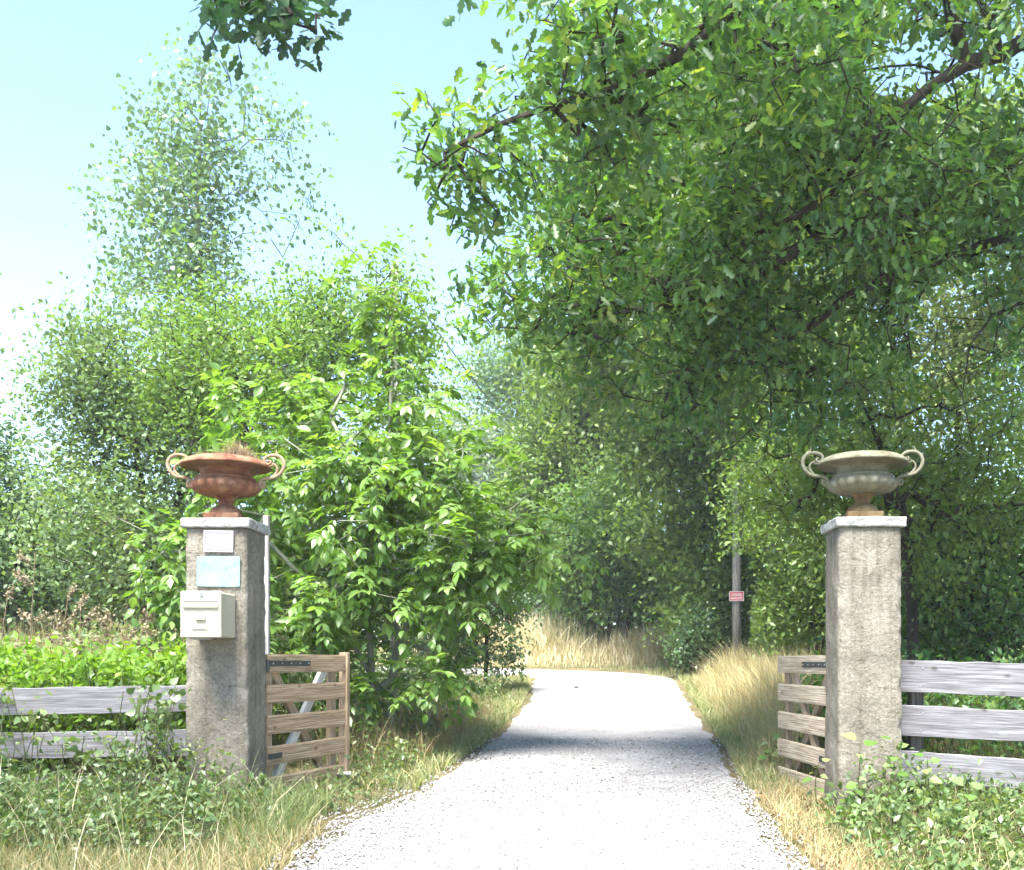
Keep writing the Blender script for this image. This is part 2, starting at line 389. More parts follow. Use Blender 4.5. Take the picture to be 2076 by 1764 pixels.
# main run of the lane by Y, then the bend to the left as a fan of cross sections
ys = np.linspace(-6, 22.6, 240)
lx = lane_param([(-6.0, -8)] + L_[:13], ys); rx = lane_param([(2.9, -8)] + R_[:10], ys)
jit = np.array([noise.noise(Vector((0, y * 2.3, 1.7))) * .10 + noise.noise(Vector((4, y * 7, 0))) * .045 * (y < 11) for y in ys])
jit2 = np.array([noise.noise(Vector((9, y * 2.3, 1.7))) * .08 + noise.noise(Vector((14, y * 7, 0))) * .045 * (y < 11) for y in ys])
secs = [np.stack([np.linspace(l, r, 13), np.full(13, y)], -1) for l, r, y in zip(lx + jit, rx + jit2, ys)]
def bez(a, b, c, t): return (1 - t) ** 2 * np.array(a) + 2 * t * (1 - t) * np.array(b) + t * t * np.array(c)
lend, rend = secs[-1][0], secs[-1][-1]
for t in np.linspace(.05, 1, 24):
    l = bez(lend, (-1.9, 23.4), (-7, 24.2), t); r = bez(rend, (1.7, 26.2), (-7, 27.4), t)
    secs.append(np.stack([np.linspace(l[0], r[0], 13), np.linspace(l[1], r[1], 13)], -1))
secs.append(np.stack([np.linspace(-60, -60, 13), np.linspace(24, 28, 13)], -1))
S = np.array(secs); Z = gz(S[..., 0], S[..., 1]) + .012
Z += -.02 * np.abs(np.linspace(-1, 1, 13))[None, :] ** 4          # feathered edges
V = np.concatenate([S, Z[..., None]], -1).reshape(-1, 3); n = 13
a = (np.arange(len(secs) - 1)[:, None] * n + np.arange(n - 1)).ravel()
mk('gravel_road', V, np.stack([a, a + 1, a + 1 + n, a + n], -1), M['gravel'], kind='structure')
def lane_l(y): return np.interp(y, ys, lx + jit)
def lane_r(y): return np.interp(y, ys, rx + jit2)

# loose stones on the lane
def pebbles(N, y0, y1, smin, smax, over=-.06, pw=1.0):
    y = y0 + (y1 - y0) * RNG.random(N) ** pw; u = RNG.random(N)
    l, r = lane_l(y) - over, lane_r(y) + over
    x = l + (r - l) * u
    s = smin + (smax - smin) * RNG.random(N) ** 2
    o = np.array([(1, 0, 0), (-1, 0, 0), (0, 1, 0), (0, -1, 0), (0, 0, .75), (0, 0, -.6)], float)
    f = np.array([(0, 2, 4), (2, 1, 4), (1, 3, 4), (3, 0, 4), (2, 0, 5), (1, 2, 5), (3, 1, 5), (0, 3, 5)])
    base = o[None] * RNG.uniform(.55, 1.15, (N, 6, 1)) * s[:, None, None] * RNG.uniform(.7, 1.2, (N, 1, 3))
    a = RNG.uniform(0, 6.28, N); c, sn = np.cos(a)[:, None], np.sin(a)[:, None]
    bx = base[..., 0] * c - base[..., 1] * sn; by = base[..., 0] * sn + base[..., 1] * c
    V = np.stack([bx + x[:, None], by + y[:, None], base[..., 2] + (gz(x, y) + .012 + s * .15)[:, None]], -1)
    T = f[None] + (np.arange(N) * 6)[:, None, None]
    return V.reshape(-1, 3), T.reshape(-1, 3), np.repeat(np.clip(RNG.normal(.55, .25, N), 0, 1), 6)
V1, T1, t1 = pebbles(30000, 5.4, 9.0, .007, .016, pw=1.25); V2, T2, t2 = pebbles(2500, 9.0, 12, .010, .022)
V3, T3, t3 = pebbles(2600, 5.2, 12, .006, .017, over=.0)
c3 = V3.reshape(-1, 6, 3); yc = c3[:, :, 1].mean(1); xc = c3[:, :, 0].mean(1); left = RNG.random(len(yc)) < .5      # strays thrown into the verge
tgt = np.where(left, lane_l(yc) - np.abs(RNG.normal(0, .10, len(yc))), lane_r(yc) + np.abs(RNG.normal(0, .07, len(yc)))); c3[:, :, 0] += (tgt - xc)[:, None]; V3 = c3.reshape(-1, 3)
mk('gravel', np.r_[V1, V2, V3], np.r_[T1, T2 + len(V1), T3 + len(V1) + len(V2)], M['pebble'], tint=np.r_[t1, t2, t3], kind='stuff', label='loose pale limestone gravel spread over the lane', cat='gravel')

# ------------------------------------------------------------------ leaf shapes and trees
OV = (np.array([(0, 0, 0), (-.2, .22, .05), (.2, .22, .05), (0, .28, -.01), (-.24, .55, .05), (.24, .55, .05), (0, .6, -.03), (0, 1, -.14)], float),
      np.array([(0, 2, 3), (0, 3, 1), (1, 3, 6), (1, 6, 4), (3, 2, 5), (3, 5, 6), (4, 6, 7), (6, 5, 7)]))
SM = (np.array([(0, 0, 0), (-.27, .45, .06), (.27, .45, .06), (0, .5, -.02), (0, 1, -.08)], float),
      np.array([(0, 2, 3), (0, 3, 1), (3, 2, 4), (3, 4, 1)]))
DI = (np.array([(0, 0, 0), (-.3, .5, .05), (.3, .5, .05), (0, 1, -.06)], float), np.array([(0, 2, 1), (1, 2, 3)]))
HT = (np.array([(0, 0, 0), (-.36, .12, .04), (.36, .12, .04), (-.42, .4, .05), (.42, .4, .05), (0, .42, -.03), (0, 1, -.12)], float),
      np.array([(0, 2, 5), (0, 5, 1), (1, 5, 3), (2, 4, 5), (3, 5, 6), (5, 4, 6)]))
WI = (np.array([(0, 0, 0), (-.1, .4, .02), (.1, .4, .02), (0, 1, -.1)], float), np.array([(0, 2, 1), (1, 2, 3)]))
_h = [(.07, .10), (.19, .24), (.11, .37), (.26, .55), (.15, .68), (.17, .84)]
_o = [(0, 0)] + _h + [(0, 1.0)] + [(-x, y) for x, y in _h[::-1]]
LO = (np.array([(0, .5, -.03)] + [(x, y, .16 * abs(x) - .1 * max(0, y - .6)) for x, y in _o], float),
      np.array([(0, 1 + i, 1 + (i + 1) % len(_o)) for i in range(len(_o))]))
def inst(tpl, pos, d, up, size):
    tv, tf = tpl; N = len(pos)
    d = nrm(d); x = nrm(np.cross(d, up)); z = np.cross(x, d)
    V = pos[:, None, :] + size[:, None, None] * (tv[None, :, 0:1] * x[:, None] + tv[None, :, 1:2] * d[:, None] + tv[None, :, 2:3] * z[:, None])
    T = tf[None] + (np.arange(N) * len(tv))[:, None, None]
    return V.reshape(-1, 3), T.reshape(-1, 3)
def leaf_part(name, tpl, pos, d, up, size, tint, mat, parent, nobj=0, score=None, **kw):
    """the crown as one mesh; the nobj leaves that show largest become leaf objects of their own"""
    idx = np.arange(len(pos))
    if nobj:
        sc = score if score is not None else size / np.linalg.norm(pos - np.array([0, 0, CAM_Z]), axis=1)
        # leaves turned to the camera and inside the frame first
        px = CX + pos[:, 0] / pos[:, 1] * FPX; py = HY - (pos[:, 2] - CAM_Z) / pos[:, 1] * FPX
        x = nrm(np.cross(nrm(d), up)); z = np.cross(x, nrm(d)); view = nrm(pos - np.array([0, 0, CAM_Z]))
        face = np.abs((z * view).sum(1)); ok = (px > 5) & (px < 2070) & (py > 5) & (py < 1750)
        sc = sc * (.35 + face) * ok
        pick = np.argsort(-sc)[:nobj]; idx = np.setdiff1d(idx, pick)
        shades = [mesh_np('leaf', tpl[0], tpl[1], mat, np.full(len(tpl[0]), k / 4.0)) for k in range(5)]
        X = nrm(np.cross(nrm(d), up)); D = nrm(d); Zv = np.cross(X, D); base = np.array(parent.location)
        for i in pick:
            o = bpy.data.objects.new('leaf', shades[int(np.clip(round(tint[i] * 4), 0, 4))])
            s = size[i]; p = pos[i] - base
            o.matrix_basis = Matrix(((X[i][0] * s, D[i][0] * s, Zv[i][0] * s, p[0]), (X[i][1] * s, D[i][1] * s, Zv[i][1] * s, p[1]),
                                     (X[i][2] * s, D[i][2] * s, Zv[i][2] * s, p[2]), (0, 0, 0, 1)))
            put(o, parent)
    V, T = inst(tpl, pos[idx], d[idx], up[idx], size[idx])
    return mk(name, V, T, mat, parent, tint=np.repeat(tint[idx], len(tpl[0])), **kw)
def blob(px, py, Y, wpx, hpx, dy):
    return (P(px, py, Y), np.array([wpx / FPX * Y, dy, hpx / FPX * Y]))
def wblob(x, y, z, a, b, c): return (np.array([x, y, z], float), np.array([a, b, c], float))
def fill(blobs, n, rng, shell=.5):
    vol = np.array([np.prod(b[1]) ** .75 for b in blobs]); cnt = np.maximum(3, (n * vol / vol.sum()).astype(int))
    out = []
    for (c, r), k in zip(blobs, cnt):
        u = rndu(k, rng); rad = (shell ** 3 + (1 - shell ** 3) * rng.random(k)) ** (1 / 3)
        out.append(c + u * rad[:, None] * r)
    return np.concatenate(out)
def grow(limbs, tips, rng, step=.5, droop=.05, rtip=.005, ex=.42):
    """limbs: list of polylines (first starts at the root, later ones join the nearest node). Returns nodes, parents, radii, tip ids."""
    nodes, par = [], []
    def add(p, q): nodes.append(np.array(p, float)); par.append(q); return len(nodes) - 1
    for li, pl in enumerate(limbs):
        pl = [np.array(p, float) for p in pl]
        if li == 0: last = add(pl[0], -1)
        else:
            A = np.array(nodes); last = int(np.argmin(np.linalg.norm(A - pl[0], axis=1)))
        for q in pl[1:] if li == 0 else pl:
            p = nodes[last]; m = max(1, int(np.linalg.norm(q - p) / step))
            for k in range(1, m + 1):
                t = k / m; w = rng.normal(size=3) * .04 * (k < m)
                last = add(p + (q - p) * t + w, last)
    A = np.array(nodes); d0 = np.array([np.min(np.linalg.norm(A - t, axis=1)) for t in tips])
    tipid = []
    buf = np.zeros((len(nodes) + len(tips) * 9 + 10, 3)); buf[:len(nodes)] = A; cnt = len(nodes)
    for i in np.argsort(d0):
        t = tips[i]; dd = np.linalg.norm(buf[:cnt] - t, axis=1)
        j = int(np.argmin(dd + .35 * np.maximum(0, buf[:cnt, 2] - t[2]))); p = buf[j].copy(); dist = dd[j]
        m = int(np.clip(dist / step, 1, 7)); last = j
        sag = np.array([0, 0, 1.0]) * dist * rng.uniform(-droop, droop * 2.2); w = rng.normal(size=3) * dist * .06
        for k in range(1, m + 1):
            s = k / m; q = p + (t - p) * s + (sag + w) * math.sin(math.pi * s)
            last = add(q, last); buf[cnt] = q; cnt += 1
        tipid.append(last)
    nodes = np.array(nodes); par = np.array(par); wgt = np.zeros(len(nodes))
    wgt[tipid] += 1
    for i in range(len(nodes) - 1, 0, -1):
        wgt[i] = max(wgt[i], 1)
        if par[i] >= 0: wgt[par[i]] += wgt[i]
    return nodes, par, rtip * np.maximum(wgt, 1) ** ex, np.array(tipid)
def sticks(nodes, par, rad, sides=6, rmin=0):
    i = np.where((par >= 0) & (rad >= rmin))[0]; a, b = nodes[par[i]], nodes[i]
    ra, rb = np.clip(rad[par[i]], rad[i], rad[i] * 1.35), rad[i]
    d = nrm(b - a); ref = np.where(np.abs(d[:, 2:3]) < .9, np.array([[0, 0, 1.0]]), np.array([[0, 1.0, 0]]))
    u = nrm(np.cross(d, ref)); w = np.cross(d, u)
    a = a - d * ra[:, None] * .3; b = b + d * rb[:, None] * .3
    an = np.arange(sides) * 2 * np.pi / sides
    ring = u[:, None] * np.cos(an)[None, :, None] + w[:, None] * np.sin(an)[None, :, None]
    V = np.concatenate([a[:, None] + ring * ra[:, None, None], b[:, None] + ring * rb[:, None, None]], 1)
    k = np.arange(sides); k2 = (k + 1) % sides
    f = np.stack([k, k2, k2 + sides, k + sides], -1)
    T = f[None] + (np.arange(len(i)) * 2 * sides)[:, None, None]
    return V.reshape(-1, 3), T.reshape(-1, 4)
def sticks2(nodes, par, rad, rmin=0, thick=.022):
    V, T = sticks(nodes, par, np.where(rad >= thick, rad, -1), 7, 0) if (rad >= thick).any() else (np.zeros((0, 3)), np.zeros((0, 4), int))
    r2 = np.where(rad < thick, rad, -1); i = (par >= 0) & (r2 >= rmin)
    n2, p2 = nodes, np.where(i, par, -1)
    V2, T2 = sticks(n2, p2, np.where(rad < thick, rad, rad), 3, 0)
    return np.r_[V, V2], np.r_[T, T2 + len(V)]
def crown_leaves(tips, dirs, k, length, spread, size, rng, droop=.25, upj=.55, clump=None):
    N = len(tips); al = rng.random((N, k))
    pos = tips[:, None] + dirs[:, None] * (al[..., None] - .45) * length + rng.normal(size=(N, k, 3)) * spread
    d = nrm(dirs[:, None] * .5 + rndu(N * k, rng).reshape(N, k, 3) * .95 + np.array([0, 0, -droop]))
    up = nrm(np.array([0, 0, 1.0]) + rng.normal(size=(N, k, 3)) * upj)
    sz = size * rng.uniform(.5, 1.35, (N, k))
    tb = np.clip(rng.normal(.45, .18, (N, 1)) + rng.normal(0, .16, (N, k)), 0, 1)
    return pos.reshape(-1, 3), d.reshape(-1, 3), up.reshape(-1, 3), sz.ravel(), tb.ravel()
def tree(name, label, base, limbs, blobs, ntips, k, size, leafmat, barkmat='bark', tpl=SM, seed=1, spread=.16, length=.5, droop=.25, shell=.5,
         rtip=.005, ex=.42, group=None, nobj=0, cat='tree', rmin=0.0, step=.5, upj=.55, sides=6, cull=None, clump=.55):
    rng = np.random.default_rng(seed)
    root = empty(name, base, label, cat, group)
    tips = fill(blobs, ntips, rng, shell)
    tips = tips[tips[:, 2] > gz(tips[:, 0], tips[:, 1]) + .15]
    tips = tips[~pole_gap(tips)]
    if clump > 0:
        cf = clump / max(length, .3); nv = np.array([noise.noise(Vector(p * cf) + Vector((seed, 0, 0))) for p in tips])
        tips = tips[nv > -.16]; tips = tips + rng.normal(size=tips.shape) * length * .22
    if cull is not None: tips = tips[~cull(tips)]
    lim = [[base] + limbs[0]] + limbs[1:]
    nodes, par, rad, tid = grow(lim, tips, rng, step, rtip=rtip, ex=ex)
    V, T = sticks2(nodes, par, rad, rmin)
    mk('trunk', V, T, M[barkmat], root, smooth=True)
    dirs = nrm(nodes[tid] - nodes[par[tid]])
    pos, d, up, sz, ti = crown_leaves(nodes[tid], dirs, k, length, spread, size, rng, droop, upj)
    ok = ~pole_gap(pos); pos, d, up, sz, ti = pos[ok], d[ok], up[ok], sz[ok], ti[ok]
    if cull is not None:
        ok = ~cull(pos); pos, d, up, sz, ti = pos[ok], d[ok], up[ok], sz[ok], ti[ok]
    leaf_part('crown', tpl, pos, d, up, sz, ti, M[leafmat], root, nobj=nobj)
    return root
def pix(p):
    return CX + p[:, 0] / np.maximum(p[:, 1], .1) * FPX, HY - (p[:, 2] - CAM_Z) / np.maximum(p[:, 1], .1) * FPX
def pole_gap(p):
    """the pole was cleared of growth on the lane side"""
    px, py = pix(p); return (p[:, 1] < 22.6) & (p[:, 1] > 10) & (px > 1462) & (px < 1524) & (py > 1120) & (py < 1330)
def G(px, Y, dz=0):
    x = (px - CX) / FPX * Y; return np.array([x, Y, float(gz(x, Y)) + dz])

# ------------------------------------------------------------------ gate pillars
def rough_box(w0, w1, h, nx_, nz, amp, seed, chip=.012):
    """square shaft, w0 wide at foot and w1 at top, surface roughened, corners worn"""
    per = []
    for s in range(4):
        for i in range(nx_): per.append((s, i / nx_))
    V = []
    for k in range(nz + 1):
        z = h * k / nz; w = (w0 + (w1 - w0) * k / nz) / 2
        for s, t in per:
            q = -1 + 2 * t
            x, y = [(q, -1), (1, q), (-q, 1), (-1, -q)][s]
            cd = max(0, (min(abs(x), abs(y)) - .86) / .14)
            r = 1 - .035 * cd ** 2
            p = Vector((x * w * r, y * w * r, z))
            nn = Vector((x, y, 0)).normalized()
            d = noise.noise(Vector((p.x * 9 + seed, p.y * 9, p.z * 7))) * amp + noise.noise(Vector((p.x * 34, p.y * 34 + seed, p.z * 30))) * amp * .55
            c = noise.noise(Vector((p.x * 5 + 3, p.y * 5 + seed, p.z * 11))); d -= chip * cd * max(0, c + .1) * 2.2
            V.append(tuple(p + nn * d))
    n = len(per); F = []
    for k in range(nz):
        for j in range(n): F.append((k * n + j, k * n + (j + 1) % n, (k + 1) * n + (j + 1) % n, (k + 1) * n + j))
    mb = MB(); mb.v = V; mb.f = F + [tuple(nz * n + j for j in range(n)), tuple(range(n))[::-1]]
    return mb
def cap_mesh(w, h, seed):
    mb = MB(); n = 14; V = []; lev = [(0, .985), (.12, 1), (.5, 1.0), (.86, 1.0), (1, .975)]
    for zf, sc in lev:
        for s in range(4):
            for i in range(n):
                q = -1 + 2 * i / n; x, y = [(q, -1), (1, q), (-q, 1), (-1, -q)][s]
                p = Vector((x * w / 2 * sc, y * w / 2 * sc, zf * h))
                d = noise.noise(Vector((p.x * 13 + seed, p.y * 13, p.z * 25))) * .008
                nn = Vector((x, y, 0)).normalized(); q3 = p + nn * d
                q3.z += noise.noise(Vector((p.x * 8, p.y * 8 + seed, zf))) * .005 * zf
                V.append(tuple(q3))
    m = 4 * n; F = []
    for k in range(len(lev) - 1):
        for j in range(m): F.append((k * m + j, k * m + (j + 1) % m, (k + 1) * m + (j + 1) % m, (k + 1) * m + j))
    mb.v = V; mb.f = F + [tuple((len(lev) - 1) * m + j for j in range(m)), tuple(range(m))[::-1]]
    return mb
PIL = {}
def pillar(cx, yf, w, ztop, label, seed, capw):
    zb = float(gz(cx, yf)) - .15
    r = empty('gate_pillar', (cx, yf + w / 2, zb), label, 'pillar', 'square pillars either side of the gateway')
    o = rough_box(w * 1.03, w, ztop - zb, 22, 96, .0075, seed).build('shaft', M['concrete'], r, smooth=True)
    c = cap_mesh(capw, .070, seed).build('cap', M['cap'], r); c.location = (0, 0, ztop - zb + .001)
    return r, zb
YL, YR, PW = 7.65, 7.45, .452
XL = (437.5 - CX) / FPX * YL; XR = (1764 - CX) / FPX * YR
ZT = CAM_Z + (HY - 1070) / FPX * YL
PL, zbl = pillar(XL, YL, PW, ZT, 'roughcast gate pillar with two plaques and a mailbox on it', 3.1, .505)
PR, zbr = pillar(XR, YR, PW, CAM_Z + (HY - 1068) / FPX * YR, 'bare roughcast gate pillar beside the shady oak, without mailbox', 8.7, .505)
ZCL = ZT + .075; ZCR = CAM_Z + (HY - 1068) / FPX * YR + .075

# ------------------------------------------------------------------ urns
def spline(pts, n=40):
    pts = [np.array(p, float) for p in pts]; out = []
    P_ = [2 * pts[0] - pts[1]] + pts + [2 * pts[-1] - pts[-2]]
    for i in range(1, len(P_) - 2):
        for t in np.linspace(0, 1, 6, endpoint=False):
            a, b, c, d = P_[i - 1:i + 3]
            out.append(.5 * (2 * b + (c - a) * t + (2 * a - 5 * b + 4 * c - d) * t * t + (3 * b - a - 3 * c + d) * t ** 3))
    out.append(pts[-1]); return out
def urn(loc, label, body, rim, foot, handle, rz):
    r = empty('garden_urn', loc, label, 'urn', 'cast iron urns on the pillar caps', rz)
    MB().box((0, 0, .026), (.262, .262, .05), bev=.006).build('plinth', M[foot], r)
    st = MB().lathe([(.118, .0515), (.12, .062), (.114, .075), (.105, .09), (.09, .103), (.07, .113), (.055, .12), (.051, .132), (.054, .142), (.062, .146), (.054, .15), (.056, .158), (.066, .17), (.082, .182), (.092, .19)], 48,
                    lambda i, a, q, z: q * (1 + (.05 * math.cos(12 * a) if z > .15 else 0)))
    st.build('stem', M[foot], r, True)
    def gad(i, a, q, z):
        if .195 < z < .305:
            s = math.sin(math.pi * (z - .195) / .11); return q * (1 + .10 * s * (abs(math.cos(9 * a)) - .6))
        return q
    bp = [(.085, .188), (.115, .190), (.155, .194), (.192, .203), (.220, .217), (.240, .236), (.2495, .257), (.2475, .278), (.238, .297), (.224, .310), (.216, .316), (.221, .321), (.219, .327), (.202, .331), (.188, .340), (.184, .356), (.186, .374), (.195, .390)]
    bw = MB().lathe(bp, 144, gad); bw.build('bowl', M[body], r, True)
    def egg(i, a, q, z): return q * (1 + (.006 * math.cos(28 * a) if z > .42 and q > .26 else 0)) + (.004 * math.cos(56 * a) if i == 5 else 0)
    rp = [(.193, .384), (.203, .391), (.215, .397), (.25, .404), (.29, .406), (.322, .404), (.331, .406), (.333, .414), (.322, .43), (.30, .448), (.275, .462), (.255, .468), (.235, .466), (.215, .452), (.19, .42), (.15, .40), (.02, .395)]
    MB().lathe(rp, 168, egg).build('rim', M[rim], r, True)
    for s in (-1, 1):
        c = lambda zx, zy: ((zx - 1050) * .0005 * -s, 0, (1290 - zy) * .0005)
        mb = MB()
        a = spline([c(570, 790), c(556, 740), c(548, 690), c(500, 645), (c(420, 630)), c(320, 612), c(245, 570), c(190, 490), c(175, 410), c(205, 335), c(270, 290), c(345, 280), c(420, 295), c(468, 340), c(462, 395), c(425, 420), c(385, 405), c(378, 375), c(400, 362), c(418, 378)])
        k = len(a); mb.tube(a, [.0145 * (1 - .25 * abs(2 * i / k - .9)) * (1 if i < k * .75 else max(.5, 1 - (i / k - .75) * 2)) for i in range(k)], 9)
        b = spline([c(345, 605), c(290, 545), c(278, 480), c(310, 430), c(355, 405)]); mb.tube(b, [.011 - .004 * i / len(b) for i in range(len(b))], 8)
        b = spline([c(460, 622), c(330, 600), c(300, 540)]); mb.tube(b, .007, 7)
        b = spline([c(330, 425), c(365, 440), c(400, 452), c(418, 480)]); mb.tube(b, [.008, *[.006] * (len(b) - 2), .003], 7)
        b = spline([c(552, 700), c(530, 760), c(490, 765), c(466, 730), c(480, 695), c(508, 700), c(508, 728), c(490, 728)]); mb.tube(b, [.012 - .005 * i / len(b) for i in range(len(b))], 8)
        b = spline([c(225, 318), c(265, 280), c(290, 240), c(297, 195)]); mb.tube(b, [.012 - .010 * i / len(b) for i in range(len(b))], 7)
        mb.build('handle', M[handle], r, True)
    return r
UL = urn((XL - .005, YL + PW / 2, ZCL + .002), 'rusty orange-brown urn with a heap of dead grass in it', 'rust', 'rust', 'rust', 'rust_pale', math.radians(2))
UR = urn((XR + .0, YR + PW / 2, ZCR + .002), 'pale grey-green empty urn with fluted bowl in front of the oak', 'verdigris', 'verdigris', 'iron_brown', 'verdigris', math.radians(-4))

# grass blade strips
def blades(pos, h, w, lean, curve, tint, rng):
    N = len(pos); a = rng.uniform(0, 2 * np.pi, N); wd = np.stack([np.cos(a), np.sin(a), np.zeros(N)], -1)
    V = []
    for t, ww in ((0, 1.0), (.4, .85), (.75, .55)):
        c = pos + np.array([0, 0, 1.0]) * (h * t)[:, None] * (1 - .25 * curve * t)[:, None] + lean * (h * t * (t * curve + (1 - t) * .2))[:, None]
        V += [c - wd * (w * ww / 2)[:, None], c + wd * (w * ww / 2)[:, None]]
    V.append(pos + np.array([0, 0, 1.0]) * (h * (1 - .25 * curve))[:, None] + lean * (h * curve)[:, None])
    V = np.stack(V, 1); f = np.array([(0, 1, 3), (0, 3, 2), (2, 3, 5), (2, 5, 4), (4, 5, 6)])
    T = f[None] + (np.arange(N) * 7)[:, None, None]
    return V.reshape(-1, 3), T.reshape(-1, 3), np.repeat(tint, 7)
def grass_obj(name, mat, xy, h, w, label, bend=(0, 0), curve=(.1, .8), hj=.45, tint=(.5, .25), seed=1, zoff=None, parent=None, cat='grass'):
    rng = np.random.default_rng(seed); N = len(xy)
    z = gz(xy[:, 0], xy[:, 1]) - .01 if zoff is None else zoff
    pos = np.stack([xy[:, 0], xy[:, 1], z], -1)
    an = rng.uniform(0, 2 * np.pi, N); lean = np.stack([np.cos(an) + bend[0], np.sin(an) + bend[1], np.zeros(N)], -1) * rng.uniform(.4, 1, (N, 1))
    hh = np.asarray(h) * rng.uniform(1 - hj, 1 + hj * .6, N); cu = rng.uniform(*curve, N)
    V, T, ti = blades(pos, hh, w * rng.uniform(.6, 1.3, N), lean, cu, np.clip(rng.normal(tint[0], tint[1], N), 0, 1), rng)
    if parent is not None: return mk(name, V, T, M[mat], parent, tint=ti)
    return mk(name, V, T, M[mat], tint=ti, kind='stuff', label=label, cat=cat)
# heap of dead grass in the left urn
rng = np.random.default_rng(5)
N = 2600; u = rng.normal(size=(N, 2)); ul = np.array(UL.location)
hx = np.where(rng.random(N) < .62, rng.normal(.10, .075, N), rng.normal(-.02, .16, N)); hy = rng.normal(-.02, .10, N)
ok = hx ** 2 + hy ** 2 < .24 ** 2; hx, hy = hx[ok], hy[ok]; N = len(hx)
hz = .405 + .105 * np.exp(-((hx - .10) / .09) ** 2) * rng.random(N) + .03 * rng.random(N)
pos = np.stack([hx, hy, hz], -1) + ul
an = rng.uniform(0, 6.28, N); lean = np.stack([np.cos(an), np.sin(an), np.zeros(N)], -1)
V, T, ti = blades(pos, rng.uniform(.04, .13, N), rng.uniform(.0015, .004, N), lean * rng.uniform(.3, 1.3, (N, 1)), rng.uniform(.1, 1.2, N), rng.random(N), rng)
mk('dead_grass', V, T, M['nest'], tint=ti, kind='stuff', label='heap of dead grass lying in the rusty urn', cat='dead grass')

# ------------------------------------------------------------------ mailbox and plaques
yb = YL - .012; yf = 7.325
x0, x1 = (365 - CX) / FPX * yf, (448 - CX) / FPX * yf; z0, z1 = CAM_Z + (HY - 1293) / FPX * yf, CAM_Z + (HY - 1198) / FPX * yf
mb_ = empty('mailbox', ((x0 + x1) / 2, yf, z0), 'cream white metal mailbox with a long letter slot on the pillar', 'mailbox')
bw, bh, bd = x1 - x0, z1 - z0, yb - yf
MB().box((.002, .02 + (bd - .02) / 2, bh / 2 - .002), (bw - .012, bd - .02, bh - .012), bev=.008).build('body', M['box_white'], mb_)
MB().box((0, .018, bh / 2), (bw - .004, .006, bh - .004), bev=.002).build('door_gap', M['box_edge'], mb_)
dr = MB().box((0, .007, bh / 2), (bw, .017, bh), bev=.0075).build('door', M['box_white'], mb_)
zz = lambda v: bh * (1570 - v) / 590.0; xx = lambda v: bw * ((v - 425) / 545.0)
MB().box((xx(430), -.0042, zz(1118)), (bw * .845, .004, .012)).build('slot', M['slot_dark'], dr)
fl = MB().box((xx(428), -.009, zz(1160)), (bw * .86, .011, bh * .115), Matrix.Rotation(math.radians(-9), 3, 'X'), bev=.003).build('slot_flap', M['box_white'], dr)
MB().tube([(xx(432), -.001, zz(1028)), (xx(432), -.008, zz(1028))], .0145, 24).build('lock', M['lock'], dr)
MB().box((xx(432), -.0088, zz(1028)), (.003, .002, .012)).build('keyhole', M['slot_dark'], dr)
MB().box((xx(428), -.008, zz(1325)), (bw * .25, .018, bh * .085), bev=.004).build('handle', M['box_white'], dr)
MB().box((xx(415), -.0035, zz(1438)), (bw * .385, .006, bh * .105), bev=.002).build('card_frame', M['box_white'], dr)
MB().box((xx(415), -.0075, zz(1438)), (bw * .30, .003, bh * .07)).build('name_card', M['name_card'], dr)
MB().box((-.02, .05, -.006), (bw * .5, .06, .012), bev=.003).build('bracket', M['box_edge'], mb_)

def plaque(name, px0, px1, py0, py1, label, mat, tilt=0, frame=False, yv=YL - .014):
    c = P((px0 + px1) / 2, (py0 + py1) / 2, yv); w, h = (px1 - px0) / FPX * yv, (py1 - py0) / FPX * yv
    o = MB().box((0, 0, 0), (w, .008, h), bev=.002).build(name, M[mat], None, label=label, cat='plaque')
    o.location = tuple(c); o.rotation_euler = (0, math.radians(tilt), 0)
    if frame:
        t = .0024; iw, ih, ch = w * .86, h * .78, .014; y = -.0052
        for s in (-1, 1):
            MB().box((0, y, s * ih / 2), (iw - 2 * ch, .002, t)).build('border_line', M['line'], o)
            MB().box((s * iw / 2, y, 0), (t, .002, ih - 2 * ch)).build('border_line', M['line'], o)
            for s2 in (-1, 1):
                MB().box((s * (iw / 2 - ch / 2), y, s2 * (ih / 2 - ch / 2)), (ch * 1.414, .002, t), Matrix.Rotation(math.radians(45) * s * s2, 3, 'Y')).build('border_line', M['line'], o)
    else:
        for sx in (-1, 1):
            for sz in (-1, 1): MB().tube([(sx * (w / 2 - .012), -.003, sz * (h / 2 - .012)), (sx * (w / 2 - .012), -.006, sz * (h / 2 - .012))], .0042, 10).build('screw', M['lock'], o)
    return o
plaque('enamel_plaque', 412.5, 473, 1075.5, 1119.5, 'small blank white enamel plaque with thin black border, under the pillar cap', 'enamel', 1.0, True)
plaque('blue_plaque', 398.5, 486.5, 1128, 1189.5, 'larger pale blue plaque with screwed corners, above the mailbox', 'aqua', .6)

